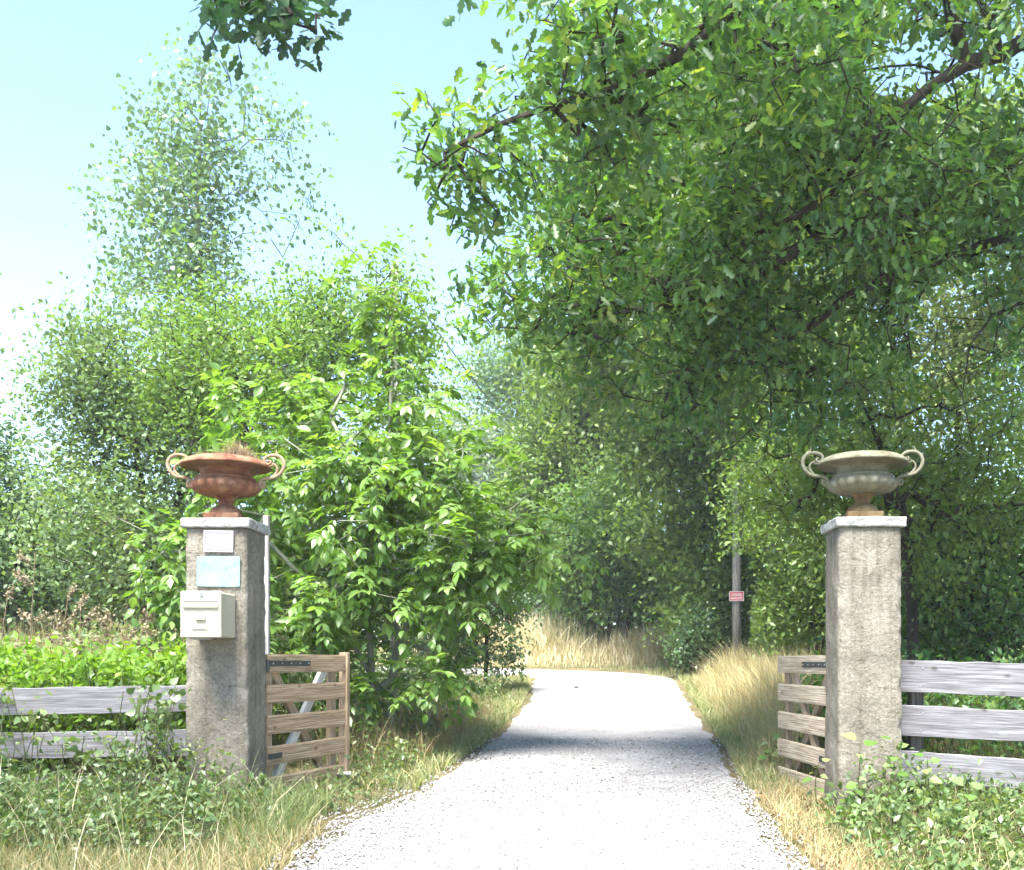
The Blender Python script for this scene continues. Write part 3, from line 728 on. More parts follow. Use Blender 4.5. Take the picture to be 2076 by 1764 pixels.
# ------------------------------------------------------------------ gates
def slat_mesh(L, h, t, mat):
    """ridged board: fine grooves run along its length"""
    n = 16; prof = []
    for i in range(n + 1):
        z = h * i / n; prof.append((-t / 2 + (.0014 if i % 2 else 0.0), z))
    prof = [(-t / 2 + .004, 0.0)] + prof[1:-1] + [(-t / 2 + .004, h), (t / 2, h), (t / 2, 0)]
    k = len(prof); nx_ = 8; V = []
    for i in range(nx_ + 1):
        for y, z in prof: V.append((L * i / nx_, y, z))
    F = []
    for i in range(nx_):
        for j in range(k): F.append((i * k + j, i * k + (j + 1) % k, (i + 1) * k + (j + 1) % k, (i + 1) * k + j))
    F += [tuple(range(k)), tuple(nx_ * k + j for j in range(k))]
    mb = MB(); mb.v = V; mb.f = F; return mb.mesh('slat', mat)
def gate(near, far, zb, H, side, label, slatmat, extra):
    near, far = np.array(near), np.array(far); L = float(np.linalg.norm(far - near)); an = math.atan2(*(far - near)[::-1])
    g = empty('timber_gate', (near[0], near[1], zb), label, 'gate', 'open timber gate leaves', an)
    s = side                                   # +1: slatted face on local +y
    sm = slat_mesh(L, .148, .024, M[slatmat])
    for i in range(5):
        o = bpy.data.objects.new('slat', sm); o.location = (0, s * .014, H - .148 - .243 * i)
        if s > 0: o.rotation_euler = (0, 0, math.pi); o.location.x = L
        put(o, g)
    ym = -s * .021
    MB().box((.05, ym, H / 2), (.095, .042, H - .01), bev=.003).build('stile', M['gate_wood_v'], g)
    MB().box((L - .16, ym, H / 2), (.095, .042, H - .01), bev=.003).build('stile', M['gate_wood_v'], g)
    if s < 0: MB().box((L + .024, s * .004, H / 2 + .012 - .02), (.045, .085, H + .06), bev=.003).build('end_post', M['gate_wood_v'], g)
    def br(a, b, yy, mat, w=.085):
        a, b = np.array(a), np.array(b); c = (a + b) / 2; d = b - a; l = np.linalg.norm(d)
        o = MB().box((0, 0, 0), (l, .038, w), bev=.003).build('brace', M[mat], g); o.location = (c[0], yy, c[1]); o.rotation_euler = (0, -math.atan2(d[1], d[0]), 0)
    br((.12, .06), (L - .22, H - .05), ym - s * .001, extra[0])
    br((.12, H - .05), (L - .2, .06), ym - s * .044, extra[1])
    # strap hinge with a knuckle at the pillar and a row of screws
    sl = .62 if s < 0 else .6
    hz_ = H - .074
    st = MB().box((sl / 2 - .01, s * .0295, hz_), (sl, .005, .046), bev=.0015).build('strap_hinge', M['strap'], g)
    MB().tube([(-.012, s * .03, hz_ - .065), (-.012, s * .03, hz_ + .03)], .016, 12).build('knuckle', M['strap'], st)
    for i in range(5): MB().tube([(.06 + i * (sl - .1) / 4, s * .031, hz_), (.06 + i * (sl - .1) / 4, s * .035, hz_)], .006, 8).build('screw', M['screw'], st)
    st = MB().box((.09, s * .0295, H - .148 - .243 * 3 + .07), (.2, .005, .046), bev=.0015).build('strap_hinge', M['strap'], g)
    return g
gate((-2.565, 8.13), (-2.235, 9.28), -.06, 1.115, -1, 'brown slatted gate leaf hinged on the mailbox pillar', 'gate_wood', ('brace_sunlit', 'gate_wood'))
gate((1.83, 7.93), (1.665, 9.16), -.055, 1.10, 1, 'sun-bleached slatted gate leaf hinged on the pillar near the tall dry grass', 'gate_wood_grey', ('gate_wood', 'gate_wood'))

# ------------------------------------------------------------------ board fences
def fence(rows, posts, label, mat='fence_grey', t=.028):
    f = empty('board_fence', posts[0][0:3], label, 'fence'); b0 = np.array(f.location)
    for k, (a, b, h) in enumerate(rows):
        a, b = np.array(a), np.array(b); L = np.linalg.norm(b - a); d = (b - a) / L
        n = 14; V = []; rr = np.random.default_rng(k + int(abs(a[0]) * 100))
        for i in range(n + 1):
            w1, w2 = rr.normal(0, .003), rr.normal(0, .003)
            for y, z in ((-t / 2, -h / 2 + w1 + .004), (-t / 2 - .001, 0), (-t / 2, h / 2 + w2 - .004), (-t / 2 + .005, h / 2 + w2), (t / 2, h / 2 + w2), (t / 2, -h / 2 + w1), (-t / 2 + .005, -h / 2 + w1)):
                V.append((-L / 2 + L * i / n, y, z))
        F = []
        for i in range(n):
            for j in range(7): F.append((i * 7 + j, i * 7 + (j + 1) % 7, (i + 1) * 7 + (j + 1) % 7, (i + 1) * 7 + j))
        F += [tuple(range(7)), tuple(n * 7 + j for j in range(7))]
        mb = MB(); mb.v = V; mb.f = F
        o = mb.build('board', M[mat], f); o.location = tuple((a + b) / 2 - b0)
        o.rotation_euler = (0, -math.asin(d[2]), math.atan2(d[1], d[0]))
        for (x, y, z, hh_) in posts:
            tt = (x - a[0]) / (b[0] - a[0]) * L - L / 2
            for dz in (-.28, .27): MB().tube([(tt + .012 * (dz > 0), -t / 2 + .001, h * dz), (tt + .012 * (dz > 0), -t / 2 - .0035, h * dz)], .0065, 8).build('nail', M['lock'], o)
    for (x, y, z, h) in posts:
        o = MB().box((0, 0, h / 2), (.10, .09, h), bev=.006).build('post', M['fence_post'], f); o.location = tuple(np.array((x, y, z)) - b0)
    return f
def row(xa, ya0, ya1, Ya, xb, yb0, yb1, Yb): return (P(xa, (ya0 + ya1) / 2, Ya), P(xb, (yb0 + yb1) / 2, Yb), (ya1 - ya0) / FPX * Ya)
fence([row(-260, 1399, 1455, 7.75, 382, 1388, 1444, 7.86), row(-260, 1489, 1543, 7.75, 382, 1478, 1534, 7.86), row(-260, 1580, 1634, 7.75, 382, 1568, 1624, 7.86)],
      [(*G(-60, 7.86), .82), (*G(300, 7.93), .84)], 'grey weathered board fence overgrown by brambles, beside the mailbox pillar')
fence([row(1822, 1338, 1403, 7.72, 2420, 1356, 1424, 7.3), row(1822, 1429, 1491, 7.72, 2420, 1458, 1520, 7.3), row(1822, 1521, 1582, 7.72, 2420, 1566, 1626, 7.3)],
      [(*G(1855, 7.81), 1.06), (*G(2330, 7.48), 1.02)], 'silver-grey three-board fence running from the bare pillar under the oak')
# pale post standing behind the mailbox pillar
z = G(540, 9.3); o = MB().box((0, 0, 1.17), (.05, .05, 2.34), bev=.004).build('pale_post', M['pale_post'], None, label='tall pale post standing just behind the mailbox pillar', cat='post'); o.location = tuple(z)

# ------------------------------------------------------------------ pole, sign, cable
pb = G(1492, 22)
pr = empty('utility_pole', pb, 'grey wooden utility pole at the edge of the wood, carrying a red sign', 'pole')
MB().tube([(0, 0, -.1), (0.01, 0, 2.5), (.02, 0, 5), (.03, 0, 7.6)], [.098, .09, .082, .072], 14).build('shaft', M['pole_wood'], pr, True)
sc_ = P(1492.5, 1208.5, 21.88)
sg = empty('red_sign', sc_, 'small red hunting notice with white lettering nailed to the pole', 'sign')
sw, sh = 29 / FPX * 21.88, 19.5 / FPX * 21.88
MB().box((0, 0, 0), (sw, .012, sh), bev=.003).build('panel', M['sign_red'], sg)
for s in (-1, 1):
    MB().box((0, -.0075, s * (sh / 2 - .005)), (sw, .003, .010)).build('border', M['sign_white'], sg)
    MB().box((s * (sw / 2 - .005), -.0074, 0), (.010, .003, sh - .021)).build('border', M['sign_white'], sg)
for txt, zz_, sz in (('Réserve de', .058, .040), ('CHASSE', .012, .066), ('GARDEE', -.055, .066)):
    cu = bpy.data.curves.new('lettering', 'FONT'); cu.body = txt; cu.size = sz; cu.align_x = 'CENTER'; cu.extrude = .001; cu.offset = .0012 if sz > .05 else 0
    cu.materials.append(M['sign_white']); tmp = bpy.data.objects.new('lettering_curve', cu); o = bpy.data.objects.new('lettering', bpy.data.meshes.new_from_object(tmp)); bpy.data.objects.remove(tmp); o.location = (0, -.0085, zz_ - .012); o.rotation_euler = (math.radians(90), 0, 0)
    put(o, sg)
pb2 = G(800, 20); ztop = P(800, 548, 20)[2]
pr2 = empty('utility_pole', pb2, 'wooden pole hidden behind the walnut where the overhead cable ends', 'pole')
MB().tube([(0, 0, -.1), (0, 0, (ztop - pb2[2]) * .5), (0, 0, ztop - pb2[2] + .12)], [.095, .085, .072], 12).build('shaft', M['pole_wood'], pr2, True)
pa, pz = P(1085, 905, 46), P(800, 548, 20)
cb = [pa + (pz - pa) * t + np.array([0, 0, -.35 * math.sin(math.pi * t)]) for t in np.linspace(0, 1, 26)]
MB().tube(cb, .016, 6).build('overhead_cable', M['cable'], None, True, label='thin dark overhead cable crossing the gap of sky between the trees', cat='cable')


# ------------------------------------------------------------------ trees
# walnut sapling: several stems, pinnate leaves
def walnut():
    rng = np.random.default_rng(21)
    base = G(780, 10.9)
    root = empty('walnut_tree', base, 'bright green young walnut with large drooping leaves behind the open gate', 'tree')
    bl = [blob(795, 760, 11.3, 120, 160, .8), blob(720, 930, 10.9, 200, 190, 1.2), blob(870, 1040, 10.6, 190, 160, 1.2), blob(650, 1110, 10.6, 160, 170, 1.1),
          blob(1000, 1120, 10.6, 130, 80, .7), blob(345, 1110, 9.9, 85, 85, .5), blob(345, 1215, 9.8, 80, 80, .5), blob(600, 860, 11.6, 150, 130, 1.1), blob(1090, 1085, 10.4, 70, 45, .4),
          blob(830, 1180, 10.4, 190, 70, .9), blob(950, 1230, 10.3, 90, 60, .5), blob(800, 640, 11.5, 55, 90, .5), blob(1010, 985, 10.8, 90, 70, .6), blob(590, 1260, 9.9, 70, 70, .5), blob(900, 880, 10.9, 80, 100, .7),
          blob(480, 1010, 10.4, 110, 90, .6), blob(760, 1350, 10.2, 110, 70, .5), blob(620, 1320, 9.9, 80, 60, .4), blob(880, 1330, 10.3, 90, 60, .5)]
    tips = fill(bl, 580, rng, .1); nv = np.array([noise.noise(Vector(p * 1.5)) for p in tips]); tips = tips[nv > -.12]; ex_ = fill(bl, 60, rng, .95); tips = np.r_[tips, ex_ + rng.normal(size=ex_.shape) * .18]; tips = tips[(tips[:, 1] > 9.05)]; tips = tips[tips[:, 2] > gz(tips[:, 0], tips[:, 1]) + .3]
    st = lambda *p: [P(*q) for q in p]
    limbs = [[base, P(795, 1380, 10.9), P(808, 1290, 10.9), P(770, 1215, 10.9), P(775, 1080, 11), P(790, 900, 11.2), P(800, 700, 11.4), P(805, 580, 11.5)],
             st((755, 1400, 10.8), (750, 1300, 10.7), (735, 1235, 10.7), (745, 1100, 10.7), (690, 900, 10.8)),
             st((770, 1400, 10.8), (700, 1270, 10.6), (640, 1180, 10.4), (480, 1090, 10.1), (330, 1120, 9.9)),
             st((820, 1300, 10.8), (880, 1180, 10.6), (1010, 1090, 10.5), (1120, 1080, 10.4))]
    nodes, par, rad, tid = grow(limbs, tips, rng, .28, rtip=.0045, ex=.40)
    V, T = sticks2(nodes, par, rad, 0, .012); mk('trunk', V, T, M['bark_grey'], root, smooth=True)
    # compound leaves
    tip = nodes[tid]; out = nrm(tip - nodes[par[tid]]); pos, D, U, S, TI = [], [], [], [], []; RA, RB = [], []
    for p, o in zip(tip, out):
        for q in range(rng.integers(4, 7)):
            d = nrm(o * .5 + rng.normal(size=3) * .65 + np.array([0, 0, -.05])); ln = rng.uniform(.2, .36); side = nrm(np.cross(d, np.array([0, 0, 1.0]) + rng.normal(size=3) * .25)); tb = np.clip(rng.normal(.5, .22), 0, 1)
            c0 = p + rng.normal(size=3) * .04
            for i in range(4):
                t = .25 + .72 * i / 3; sag = -.28 * ln * t * t
                c = c0 + d * ln * t + np.array([0, 0, sag]); sz = rng.uniform(.07, .138) * (.75 + .35 * t)
                if i == 3: pos.append(c); D.append(nrm(d + np.array([0, 0, -.7]))); U.append(np.cross(side, d) + rng.normal(size=3) * .2); S.append(sz * 1.15); TI.append(tb)
                for s in (-1, 1):
                    pos.append(c); D.append(nrm(d * .55 + side * s * .8 + np.array([0, 0, -.4]) + rng.normal(size=3) * .15)); U.append(nrm(np.array([0, 0, 1.0]) + rng.normal(size=3) * .35)); S.append(sz); TI.append(np.clip(tb + rng.normal(0, .1), 0, 1))
            RA.append(c0); RB.append(c0 + d * ln + np.array([0, 0, -.26 * ln]))
    A = np.array(RA); B = np.array(RB); nd = np.r_[A, B]; pr_ = np.r_[np.full(len(A), -1), np.arange(len(A))]
    V, T = sticks(nd, pr_, np.full(len(nd), .0022), 4); mk('leaf_stalks', V, T, M['twig'], root)
    pos, D, U, S, TI = map(np.array, (pos, D, U, S, TI))
    px, py = pix(pos); keep = ~((px < 262 + 40 * rng.random(len(px))) | ((px < 378) & (py > 1330))); pos, D, U, S, TI = pos[keep], D[keep], U[keep], S[keep], TI[keep]
    leaf_part('crown', OV, pos, D, U, S, TI, M['walnut'], root, nobj=300)
walnut()

# big oak: trunk right of the frame, limbs over the lane
def sky_hole(p):
    px, py = pix(p); q = ((px - 1850) / 105) ** 2 + ((py - 140) / 75) ** 2
    a = (q < 1) & (RNG.random(len(px)) < .66)
    edge_ = 905 + 60 * np.sin(py / 47.) ; left = (px < 1500) & (py > 330) & (py < 700) & (px < np.interp(py, [330, 440, 500, 560, 620, 700], [800, 880, 960, 900, 915, 960]))
    gapc = (px < 1150) & (py > 60) & (py < 175) & (px < np.interp(py, [60, 175], [1130, 870]))
    low = (py > np.interp(px, [900, 1000, 1100, 1250, 1400, 1600, 1700, 2100], [640, 700, 770, 860, 930, 930, 880, 820])) & (p[:, 1] < 11.5)
    gap2 = (((px - 1925) / 80) ** 2 + ((py - 670) / 105) ** 2 < 1) & (RNG.random(len(px)) < .85)
    stray = (px < 800) & (p[:, 1] < 9)
    return a | left | gapc | low | gap2 | stray
def hole(p):
    px, py = pix(p); return ((((px - 1850) / 110) ** 2 + ((py - 140) / 75) ** 2 < 1) & (RNG.random(len(px)) < .66)) | ((((px - 1925) / 85) ** 2 + ((py - 680) / 110) ** 2 < 1) & (RNG.random(len(px)) < .66) & (p[:, 1] < 19))
ob = np.array([5.3, 9.6, float(gz(5.3, 9.6))])
st = lambda *p: [P(*q) for q in p]
oak_limbs = [[np.array([5.1, 9.5, 2.2]), np.array([4.6, 9.2, 4.4]), np.array([4.0, 8.8, 6.2]), np.array([3.4, 8.2, 8.2]), np.array([2.6, 7.4, 10.0])],
             st((2120, 60, 8.6), (1960, 130, 8.4), (1880, 180, 8.3), (1790, 260, 8.2), (1680, 400, 8.4), (1560, 470, 8.6)),
             st((2130, 300, 9.3), (1990, 360, 9.2), (1850, 430, 9), (1660, 480, 8.9), (1480, 600, 9), (1250, 640, 9.1)),
             st((2130, 590, 9.6), (2010, 640, 9.5), (1965, 700, 9.4), (1950, 800, 9.3), (1970, 900, 9.2)),
             st((2050, 480, 9.3), (1900, 530, 9.2), (1720, 600, 9.2), (1520, 720, 9.4), (1400, 800, 9.4)),
             st((1850, -260, 7.6), (1650, -90, 7.3), (1500, 10, 7), (1390, 105, 6.9), (1250, 180, 6.8), (1120, 215, 6.7), (1010, 255, 6.6), (900, 310, 6.5)),
             st((1500, -300, 6.4), (1000, -140, 6), (700, -60, 5.7), (520, 10, 5.6))]
oak_bl = [blob(1000, 310, 6.6, 100, 70, .4), blob(920, 360, 6.5, 70, 60, .3), blob(895, 410, 6.6, 60, 45, .25), blob(1180, 170, 6.9, 130, 100, .6), blob(1010, 300, 6.6, 110, 75, .5), blob(920, 330, 6.5, 70, 60, .35), blob(1190, 190, 6.9, 150, 120, .8), blob(1500, 230, 8, 290, 200, 1.5), blob(1850, 330, 8.7, 260, 150, 1.2), blob(1350, 430, 9, 250, 180, 1.5),
          blob(1660, 560, 9, 320, 200, 1.5), blob(1300, 640, 9.3, 270, 140, 1.4), blob(1080, 590, 9.3, 150, 85, .9), blob(1520, 800, 9.6, 230, 130, 1.2), blob(1940, 560, 9.6, 200, 190, 1.2),
          blob(1750, 40, 7.6, 320, 110, 1.4), blob(1400, 30, 6.8, 300, 90, 1.2), blob(1060, 10, 6.2, 130, 26, .4), blob(2060, 120, 8.5, 130, 200, 1),
          wblob(3.4, 8.5, 8.3, 2.6, 2.4, 1.6), blob(1650, 130, 9.5, 300, 130, 1.2), blob(1400, 300, 10, 260, 170, 1.2), blob(1900, 420, 10.2, 220, 120, 1), blob(1180, 420, 9.6, 150, 110, 1)]
tree('oak_tree', 'huge dark green oak whose branches hang over the lane', ob, oak_limbs, oak_bl, 5300, 16, .094, 'oak', tpl=LO, seed=31, spread=.12, length=.42, droop=.35, shell=.3,
     rtip=.0042, ex=.385, nobj=300, cull=sky_hole, step=.35)
# overhanging clump at the upper edge, shade put into its darker leaf colour (a second oak standing to the left of the lane, outside the frame)
def left_cull(p):
    px, py = pix(p); return (p[:, 1] > 1.5) & (px > -25) & ~((px > 395) & (px < 690) & (py < 118 + 40 * np.sin(px / 23.)))
lb = np.array([-5.6, .6, float(gz(-5.6, .6))])
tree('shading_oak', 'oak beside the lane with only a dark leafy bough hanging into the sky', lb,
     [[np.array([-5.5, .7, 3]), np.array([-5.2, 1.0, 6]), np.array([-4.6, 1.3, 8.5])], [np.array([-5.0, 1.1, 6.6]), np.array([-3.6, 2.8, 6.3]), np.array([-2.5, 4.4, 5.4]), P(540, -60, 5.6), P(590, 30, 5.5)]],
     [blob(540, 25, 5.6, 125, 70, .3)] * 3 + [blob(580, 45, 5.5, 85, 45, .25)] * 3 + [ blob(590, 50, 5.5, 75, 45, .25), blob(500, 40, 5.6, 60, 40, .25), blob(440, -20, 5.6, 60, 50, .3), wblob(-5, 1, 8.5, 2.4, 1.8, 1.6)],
     640, 20, .10, 'oak_shade_tint', tpl=LO, seed=37, spread=.085, length=.34, droop=.35, shell=.1, nobj=60, cull=left_cull, step=.4)

# poplar
def pop_cull(p):
    px, py = pix(p); q = ((px - 560) / 95) ** 2 + ((py - 480) / 80) ** 2
    return (q < 1) & (RNG.random(len(px)) < .55)
tree('poplar_tree', 'tall slender poplar with fluttering round leaves against the sky', G(430, 18), [[P(415, 900, 18), P(408, 500, 18), P(405, 250, 18), P(400, 95, 18)]],
     [blob(405, 130, 18, 60, 60, .5), blob(395, 210, 18, 85, 90, .7)] + [blob(360, 330, 18, 105, 130, .8), blob(330, 480, 18, 130, 130, .9), blob(410, 400, 18, 90, 200, .8), blob(350, 620, 18, 130, 110, .9)] * 2 + [blob(290, 230, 18, 30, 90, .3), blob(225, 420, 18, 38, 70, .4), blob(240, 330, 18, 25, 70, .3), blob(540, 270, 18, 80, 140, .6), blob(560, 430, 18.3, 90, 90, .6), blob(480, 560, 18, 110, 100, .7), blob(610, 330, 18, 40, 110, .3)],
     560, 16, .088, 'poplar', 'bark_grey', HT, 41, spread=.16, length=.42, droop=.6, shell=.05, rtip=.0045, ex=.36, upj=.9, cull=pop_cull, clump=0)
# grey-green bushy willow at the left
tree('willow_tree', 'bushy grey-green willow with fine leaves at the left of the poplar', G(300, 15.5), [[P(300, 1200, 15.5), P(290, 1000, 15.5), P(260, 800, 15.5), P(240, 660, 15.5)], [P(310, 1150, 15.5), P(380, 950, 15.5), P(420, 760, 15.6)]],
     [blob(200, 770, 15.5, 95, 120, 1), blob(170, 900, 15.5, 95, 130, 1.1), blob(290, 760, 15.6, 120, 130, 1.2), blob(300, 950, 15.5, 170, 150, 1.4), blob(230, 1100, 15, 150, 130, 1.3), blob(420, 880, 15.8, 140, 150, 1.3), blob(140, 690, 15.5, 20, 75, .2), blob(200, 650, 15.5, 18, 60, .2), blob(260, 630, 15.5, 18, 60, .2), blob(100, 800, 15.5, 20, 60, .2),  blob(400, 1100, 15, 120, 130, 1)],
     1500, 30, .085, 'willow', 'bark', WI if False else DI, 43, spread=.2, length=.6, droop=.2, shell=.35, rtip=.004)
# yellow-green acacias behind the walnut
tree('acacia_tree', 'yellow-green feathery tree rising behind the urn and the walnut', G(520, 14.6), [[P(520, 1150, 14.6), P(500, 900, 14.6), P(470, 700, 14.6)]],
     [blob(430, 740, 14.6, 120, 110, 1), blob(560, 760, 14.6, 120, 120, 1), blob(500, 880, 14.4, 150, 110, 1), blob(430, 650, 14.8, 80, 60, .7), blob(580, 680, 14.8, 70, 60, .7), blob(500, 640, 15.5, 130, 70, .8), blob(640, 720, 15.2, 90, 90, .8), blob(660, 620, 15.6, 60, 60, .6), blob(380, 850, 14.8, 100, 100, .8), blob(430, 600, 14.8, 16, 60, .15), blob(520, 585, 14.8, 16, 70, .15), blob(345, 650, 14.8, 16, 60, .15), blob(600, 600, 14.8, 16, 60, .15), blob(480, 560, 15, 14, 50, .15)],
     1300, 26, .075, 'acacia', 'bark', DI, 47, spread=.17, length=.5, shell=.3, rtip=.004)
tree('slim_tree', 'slender yellow-green treetop poking up above the walnut', G(800, 15.5), [[P(800, 1200, 15.5), P(790, 800, 15.5), P(800, 540, 15.5)]],
     [blob(800, 590, 15.5, 60, 60, .6), blob(740, 680, 15.5, 90, 80, .8), blob(830, 690, 15.5, 60, 80, .6), blob(660, 700, 15.6, 70, 70, .8), blob(670, 490, 15.6, 35, 45, .4), blob(800, 800, 15.4, 110, 90, .8)],
     420, 24, .085, 'acacia', 'bark', DI, 49, spread=.18, length=.5, shell=.2, rtip=.004)
# dark tree at the left edge
tree('dark_tree', 'dark blue-green tree at the left edge behind the dead weeds', G(-10, 17), [[P(-20, 1150, 17), P(-10, 950, 17)]],
     [blob(20, 1060, 17, 110, 130, 1.2), blob(-40, 980, 17, 100, 110, 1.2), blob(70, 1150, 16.8, 90, 110, 1), blob(5, 925, 17, 45, 40, .5)],
     700, 28, .10, 'dark', 'bark', SM, 53, spread=.2, length=.5, shell=.4)

# dark shrub on the left side of the lane, further on
tree('roadside_shrub', 'dark evergreen shrub leaning into the lane beyond the walnut', G(985, 18.5), [[P(985, 1330, 18.5), P(990, 1230, 18.5)]],
     [blob(1000, 1210, 18.5, 65, 70, .7), blob(960, 1280, 18.5, 80, 70, .8), blob(1045, 1240, 18.4, 38, 38, .4), blob(1020, 1310, 18.3, 38, 38, .4), blob(930, 1200, 18.6, 70, 80, .7), blob(900, 1310, 18.5, 80, 60, .8)],
     620, 26, .085, 'dark', 'bark', SM, 57, spread=.12, length=.35, shell=.4, cat='shrub', rtip=.003)

# woodland right of the lane
def wood_tree(label, basepx, Y, limbs, bl, n, k, size, mat, seed, name='woodland_tree', tpl=SM, **kw):
    kw.setdefault('step', .7 if Y < 19 else .9)
    if Y > 19.5 and tpl is SM: tpl = DI; size *= 1.12
    return tree(name, label, G(basepx, Y), limbs, bl, int(n * 1.15), k, size, mat, 'bark', tpl, seed, group='trees of the wood beside the lane', **kw)
wood_tree('tree with a dark leaning trunk right behind the grey-green urn', 1850, 11.6, [[P(1850, 1250, 11.6), P(1825, 1030, 11.5), P(1775, 880, 11.3), P(1730, 780, 11.2)], [P(1820, 1020, 11.5), P(1720, 940, 11.2)]],
          [blob(1720, 860, 11.5, 150, 120, 1), blob(1900, 880, 11.8, 150, 140, 1), blob(1600, 960, 11.8, 110, 110, .9), blob(1800, 1020, 12.2, 190, 130, .8), blob(2030, 1000, 12, 120, 160, 1), blob(1890, 1150, 11.3, 70, 130, .4)],
          1000, 20, .085, 'wood_leaf', 61, cull=hole, spread=.15, length=.45, shell=.35, rtip=.0042)
wood_tree('leafy hedge tree behind the grey three-board fence', 2000, 12.6, [[P(2000, 1250, 12.6), P(1990, 1100, 12.6)]],
          [blob(1930, 1180, 12.8, 130, 130, 1), blob(2080, 1150, 12.6, 150, 160, 1), blob(1860, 1280, 12.9, 90, 90, .8), blob(2020, 1310, 12.4, 160, 90, .8)],
          800, 22, .08, 'oak', 63, spread=.16, length=.45, shell=.4)
wood_tree('dark leafy tree overhanging the grass behind the bleached gate leaf', 1660, 17, [[P(1660, 1250, 17), P(1640, 1080, 17)]],
          [blob(1620, 1100, 17, 110, 130, 1.2), blob(1590, 1230, 17.3, 110, 80, 1), blob(1700, 1180, 17, 100, 130, 1.1), blob(1560, 1010, 17.5, 100, 110, 1.1)],
          900, 26, .095, 'wood_leaf', 67, spread=.2, length=.5, shell=.4)
wood_tree('broad green tree standing just behind the utility pole', 1450, 24.5, [[P(1430, 1250, 24.5), P(1420, 1050, 24.5), P(1400, 900, 24.5)]],
          [blob(1420, 1080, 24.5, 130, 130, 1.6), blob(1330, 1010, 24.8, 110, 110, 1.5), blob(1480, 1200, 24, 120, 110, 1.3), blob(1400, 1230, 24.2, 60, 60, .8), blob(1500, 980, 24.5, 130, 130, 1.6), blob(1380, 880, 25, 130, 100, 1.5)],
          1300, 28, .13, 'wood_leaf', 71, spread=.27, length=.6, shell=.4)
wood_tree('low dark bush at the foot of the wood where the lane bends', 1400, 22.6, [[P(1400, 1330, 22.6)]],
          [blob(1400, 1310, 22.6, 45, 45, .7), blob(1440, 1290, 22.6, 60, 60, .8), blob(1500, 1300, 22.8, 80, 50, .8)],
          330, 24, .085, 'dark', 73, name='low_bush', cat='shrub', spread=.14, length=.35, shell=.35, rtip=.003)
wood_tree('tall tree deep in the wood, sunlight put into its pale yellow-green leaf colour', 1960, 20, [[P(1960, 1100, 20), P(1940, 850, 20), P(1930, 650, 20)]],
          [blob(1910, 680, 20, 130, 120, 1.2), blob(2020, 760, 20, 140, 140, 1.3), blob(1880, 820, 20, 150, 110, 1.3), blob(2060, 620, 20, 90, 110, 1)],
          700, 28, .10, 'sunlit_tint', 79, spread=.22, length=.5, shell=.3)
wood_tree('tall tree closing the wood behind the oak limbs', 1640, 20.5, [[P(1640, 1150, 20.5), P(1640, 850, 20.5), P(1620, 600, 20.5)]],
          [blob(1640, 820, 20.5, 190, 190, 1.7), blob(1480, 700, 21, 170, 160, 1.5), blob(1640, 560, 20.8, 230, 180, 1.7), blob(1400, 520, 21.5, 150, 150, 1.5), blob(1780, 1150, 20, 130, 150, 1.4), blob(1900, 1080, 20.5, 150, 200, 1.4)],
          2500, 26, .14, 'wood_leaf', 83, cull=hole, spread=.28, length=.6, shell=.4)
wood_tree('tall tree with dark crown at the far right of the wood', 2150, 18, [[P(2150, 1000, 18), P(2140, 600, 18)]],
          [blob(2120, 480, 18, 160, 200, 1.5), blob(2160, 800, 18, 140, 220, 1.4), blob(2100, 1150, 17, 160, 190, 1.4), blob(1960, 380, 18.5, 150, 110, 1.3)],
          900, 26, .12, 'oak', 89, cull=hole, spread=.26, length=.6, shell=.4)

wood_tree('very tall tree whose crown fills the sky behind the oak limbs', 1750, 24, [[P(1750, 900, 24), P(1740, 500, 24), P(1700, 200, 24)]],
          [blob(1600, 300, 24, 220, 180, 2), blob(1850, 400, 24.5, 200, 160, 2), blob(1450, 400, 24.5, 180, 170, 1.8), blob(1600, 100, 24.2, 220, 120, 1.8), blob(2000, 300, 24, 130, 120, 1.6), blob(1330, 620, 24.5, 170, 150, 1.8), blob(1250, 480, 25, 130, 120, 1.5), blob(1200, 700, 25, 130, 110, 1.5)],
          2900, 26, .16, 'wood_leaf', 85, cull=hole, spread=.34, length=.7, shell=.35)
wood_tree('low dark bush behind the tall dry grass, right of the pole', 1610, 20, [[P(1610, 1310, 20)]],
          [blob(1610, 1290, 20, 90, 70, .9), blob(1680, 1280, 20, 80, 80, .9)], 300, 24, .085, 'dark', 74, name='low_bush', cat='shrub', spread=.14, length=.35, shell=.35, rtip=.003)
wood_tree('full green tree filling the middle distance left of the pole', 1190, 32, [[P(1190, 1150, 32), P(1190, 900, 32), P(1200, 760, 32)]],
          [blob(1150, 930, 32, 120, 130, 1.8), blob(1240, 800, 32, 130, 110, 1.8), blob(1085, 1000, 32, 70, 100, 1.4), blob(1140, 760, 32.4, 90, 70, 1.4), blob(1270, 930, 32, 110, 110, 1.6), blob(1180, 1040, 32.2, 130, 90, 1.5)],
          1300, 26, .16, 'wood_leaf', 86, spread=.32, length=.7, shell=.35)
